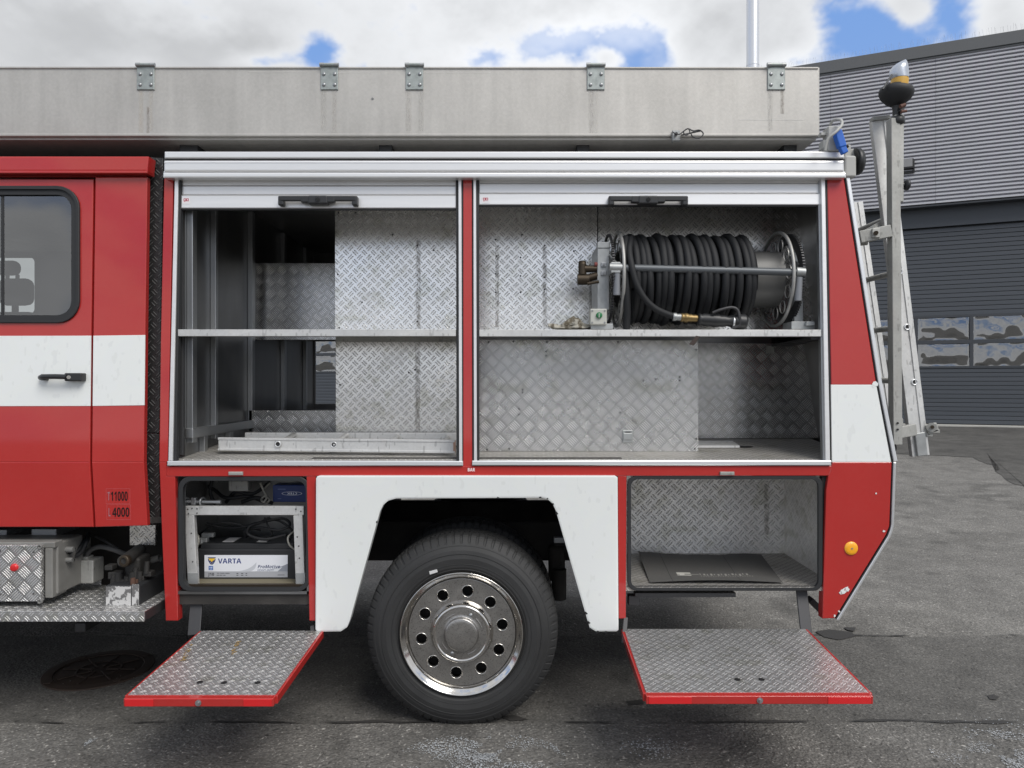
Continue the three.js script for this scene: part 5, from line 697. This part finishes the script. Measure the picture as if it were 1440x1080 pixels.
  const c2 = document.createElement('canvas'); c2.width = 512; c2.height = 256; const y = c2.getContext('2d'); y.fillStyle = '#20356e'; y.fillRect(0, 0, 512, 256); y.translate(512, 256); y.rotate(Math.PI); y.strokeStyle = '#c9cdda'; y.fillStyle = '#c9cdda'; y.lineWidth = 8; y.beginPath(); y.ellipse(226, 128, 158, 32, 0, 0, 7); y.fill(); y.fillStyle = '#22356a'; y.beginPath(); y.ellipse(226, 128, 146, 26, 0, 0, 7); y.fill(); y.fillStyle = '#dfe2ea'; y.font = 'bold 48px sans-serif'; y.scale(1.35, 1); y.fillText('CTEK', 106, 145); y.fillStyle = '#8e9cc4'; y.fillRect(240, 196, 90, 6); y.fillRect(290, 40, 40, 5);
  const t2 = new THREE.CanvasTexture(c2); t2.colorSpace = THREE.SRGBColorSpace; part('badge', decal(384.5, 683, 431, 705, 3.78, .0015), std({ map: t2, roughness: .45 }), ch, { keepUV: true });
  const cc = thing('charger_cable', 'light grey knotted cable hanging left of the blue charger', 'cable', at(373, 706, 3.74)), Q = (px, py, o = 0) => at(px, py, 3.74 + o); part('lead', [tube([Q(366, 679), Q(371, 690), Q(375, 700, -.02), Q(371, 706, -.03), Q(368, 702), Q(374, 697, .01), Q(379, 703), Q(374, 708)], .006, 40, 7), tube([Q(380, 679, .03), Q(372, 688, .02), Q(374, 700)], .005, 20, 7)], std({ color: lin(.26, .25, .22), roughness: .6 }), cc);
  const bl = thing('black_leads', 'black cables draped across the back of the left lower locker', 'cables', at(330, 706, 3.9)), B = (px, py, o = 0) => at(px, py, 3.88 + o); for (const l of [[[276, 676], [300, 688], [318, 700, -.06], [350, 698, -.05], [372, 706, -.04]], [[298, 674], [296, 694], [303, 710]], [[318, 706], [332, 692, -.05], [356, 694, -.05], [380, 678]], [[340, 706, -.06], [362, 700, -.08], [384, 708, -.06]], [[284, 708], [288, 690], [286, 674]]]) part('lead', tube(l.map((p) => B(...p)), .010, 40, 8), M.hose, bl);
  const tp = part('locker_tape', boxPx(264, 820, 430, 823.5, 3.60, .12, .001), std({ color: lin(.17, .15, .10), roughness: .8 }), truck);
}
{ // rubber mat in the right lower locker
  const o = thing('rubber_mat', 'dark grey rubber mat with worn white print lying in the right lower locker', 'mat', at(1000, 815, 3.8)), y = .6955, g = new THREE.PlaneGeometry(1, 1, 40, 24); g.rotateX(-Math.PI / 2); const p = g.attributes.position, uv = g.attributes.uv;
  const C = [at(897.5, 787, 4.17), at(1070, 787, 4.17), at(1101, 824, 3.58), at(914, 823, 3.585)].map((v) => v.setY(0));
  for (let i = 0; i < p.count; i++) { const u = uv.getX(i), v = 1 - uv.getY(i), a = C[0].clone().lerp(C[1], u), b = C[3].clone().lerp(C[2], u), q = a.lerp(b, v); let lift = .004 + .012 * Math.max(0, 1 - u * 5) * (1 - v) * 1.6 + .010 * sstep(.75, 1, v) * Math.sin(u * 3.1) * 1.2 + .006 * Math.sin(u * 9) * (1 - v); if (v < .12) q.z += .03 * (fbm(u * 6, 2, 64, 31, 3) - .5) - .0; p.setXYZ(i, q.x, y + Math.max(.002, lift), q.z); }
  g.computeVertexNormals();
  const c = document.createElement('canvas'); c.width = 1024; c.height = 768; const x = c.getContext('2d'); x.fillStyle = '#585755'; x.fillRect(0, 0, 1024, 768); for (let i = 0; i < 5000; i++) { const k = 72 + rnd() * 34; x.fillStyle = 'rgb(' + k + ',' + k + ',' + k + ')'; x.fillRect(rnd() * 1024, rnd() * 768, 2 + rnd() * 10, 1 + rnd() * 2); } x.fillStyle = '#2e2e2e'; x.fillRect(176, 0, 5, 768); x.fillRect(700, 0, 4, 768); x.fillStyle = '#c4c2bb'; x.fillRect(240, 520, 110, 80); x.fillStyle = '#585755'; x.fillRect(300, 555, 60, 20); x.fillRect(230, 575, 30, 12); x.fillStyle = '#9a9893'; x.fillRect(352, 560, 60, 10); x.font = 'bold 60px sans-serif'; for (let i = 0; i < 14; i++) { x.fillRect(420 + i * 28, 540 + (i % 3) * 6, 8 + (i * 7) % 14, 34 + (i * 5) % 20); } x.fillStyle = '#84827d'; for (let i = 0; i < 22; i++) x.fillRect(420 + i * 19, 600 + (i % 2) * 5, 10, 22);
  const t = new THREE.CanvasTexture(c); t.colorSpace = THREE.SRGBColorSpace; part('mat', g, std({ map: t, roughness: .7 }), o, { keepUV: true });
}
{ // ladder on the rear
  const d1 = 3.74, d2 = 4.12, o = thing('rear_ladder', 'tall aluminium ladder leaning at the back of the truck beside the beacon mast', 'ladder', at(1295, 640, d1));
  const P = (t) => at(mix(1237.5, 1295, t), mix(167, 641, t), d1), Q = (t) => at(mix(1190, 1246, t), mix(200, 585, t), d2), t0 = .0;
  const dir = P(1).sub(P(0)).normalize();
  // near rail: a channel, web to the camera with two flanges
  const w = .090, sideX = V(1, 0, 0); const sx = sideX.clone().sub(dir.clone().multiplyScalar(sideX.dot(dir))).normalize();
  const rail = (f, a, b) => { const A = f(a), B = f(b), o1 = sx.clone().multiplyScalar(w / 2 - .004), o2 = sx.clone().multiplyScalar(-w / 2 + .004), z = V(0, 0, -.014); return [beam(A, B, .006, w, .001), beam(A.clone().add(o1).add(z), B.clone().add(o1).add(z), .03, .010, .002), beam(A.clone().add(o2).add(z), B.clone().add(o2).add(z), .03, .010, .002), beam(A.clone().add(sx.clone().multiplyScalar(.016)).add(V(0, 0, .005)), B.clone().add(sx.clone().multiplyScalar(.016)).add(V(0, 0, .005)), .006, .004, .001)]; };
  part('side_rail', rail(P, 0, 1), M.alu, o); part('side_rail', rail(Q, .22, 1.1), M.alu, o);
  part('rail_cap', beam(P(-.006), P(.006), .034, w + .004, .004), M.aluDull, o);
  part('rail_foot', [beam(P(.93), P(1.0), .040, w * .62, .006)], M.galv, o);
  for (const [x, y] of [[1275.5, 460], [1285.5, 537.5], [1295.5, 615.5], [1254, 305], [1264.5, 382]]) { const a = at(x, y, d1 - .002), b = a.clone().add(V(-.03, .01, -(d2 - d1))); const l = at(mix(1190, 1246, (a.y - Q(0).y) / (Q(1).y - Q(0).y)), 0, d2); b.x = mix(a.x, l.x, 1); b.y = a.y + .012; const r = part('rung', [cyl(a.clone().add(V(0, 0, -.012)), b, .016, .016, 12)], M.aluDull, o); part('rung_end', lathe([[.010, .004], [.0145, .008], [.018, .004], [.018, 0]], a, NZ, 16), M.rail, r); part('rung_hole', lathe([[.0001, .003], [.013, .004]], a, NZ, 14), M.black, r); }
  const b = part('ladder_bracket', [beam(at(1303, 605, d1 - .01), at(1318, 600, d1 - .01), .02, .05, .006), cyl(at(1310, 601, d1 - .03), at(1310, 601, d1 + .02), .024, .024, 18), boxPx(1312, 604, 1322, 609, d1 - .02, .03, .003), boxPx(1303, 609, 1312, 614, d1 - .01, .03, .003)], M.aluDull, o); part('bolt', cyl(at(1311, 600.5, d1 - .03), at(1311, 600.5, d1 - .045), .010, .010, 6), M.bronze, b);
}
renderer.render(scene, camera);
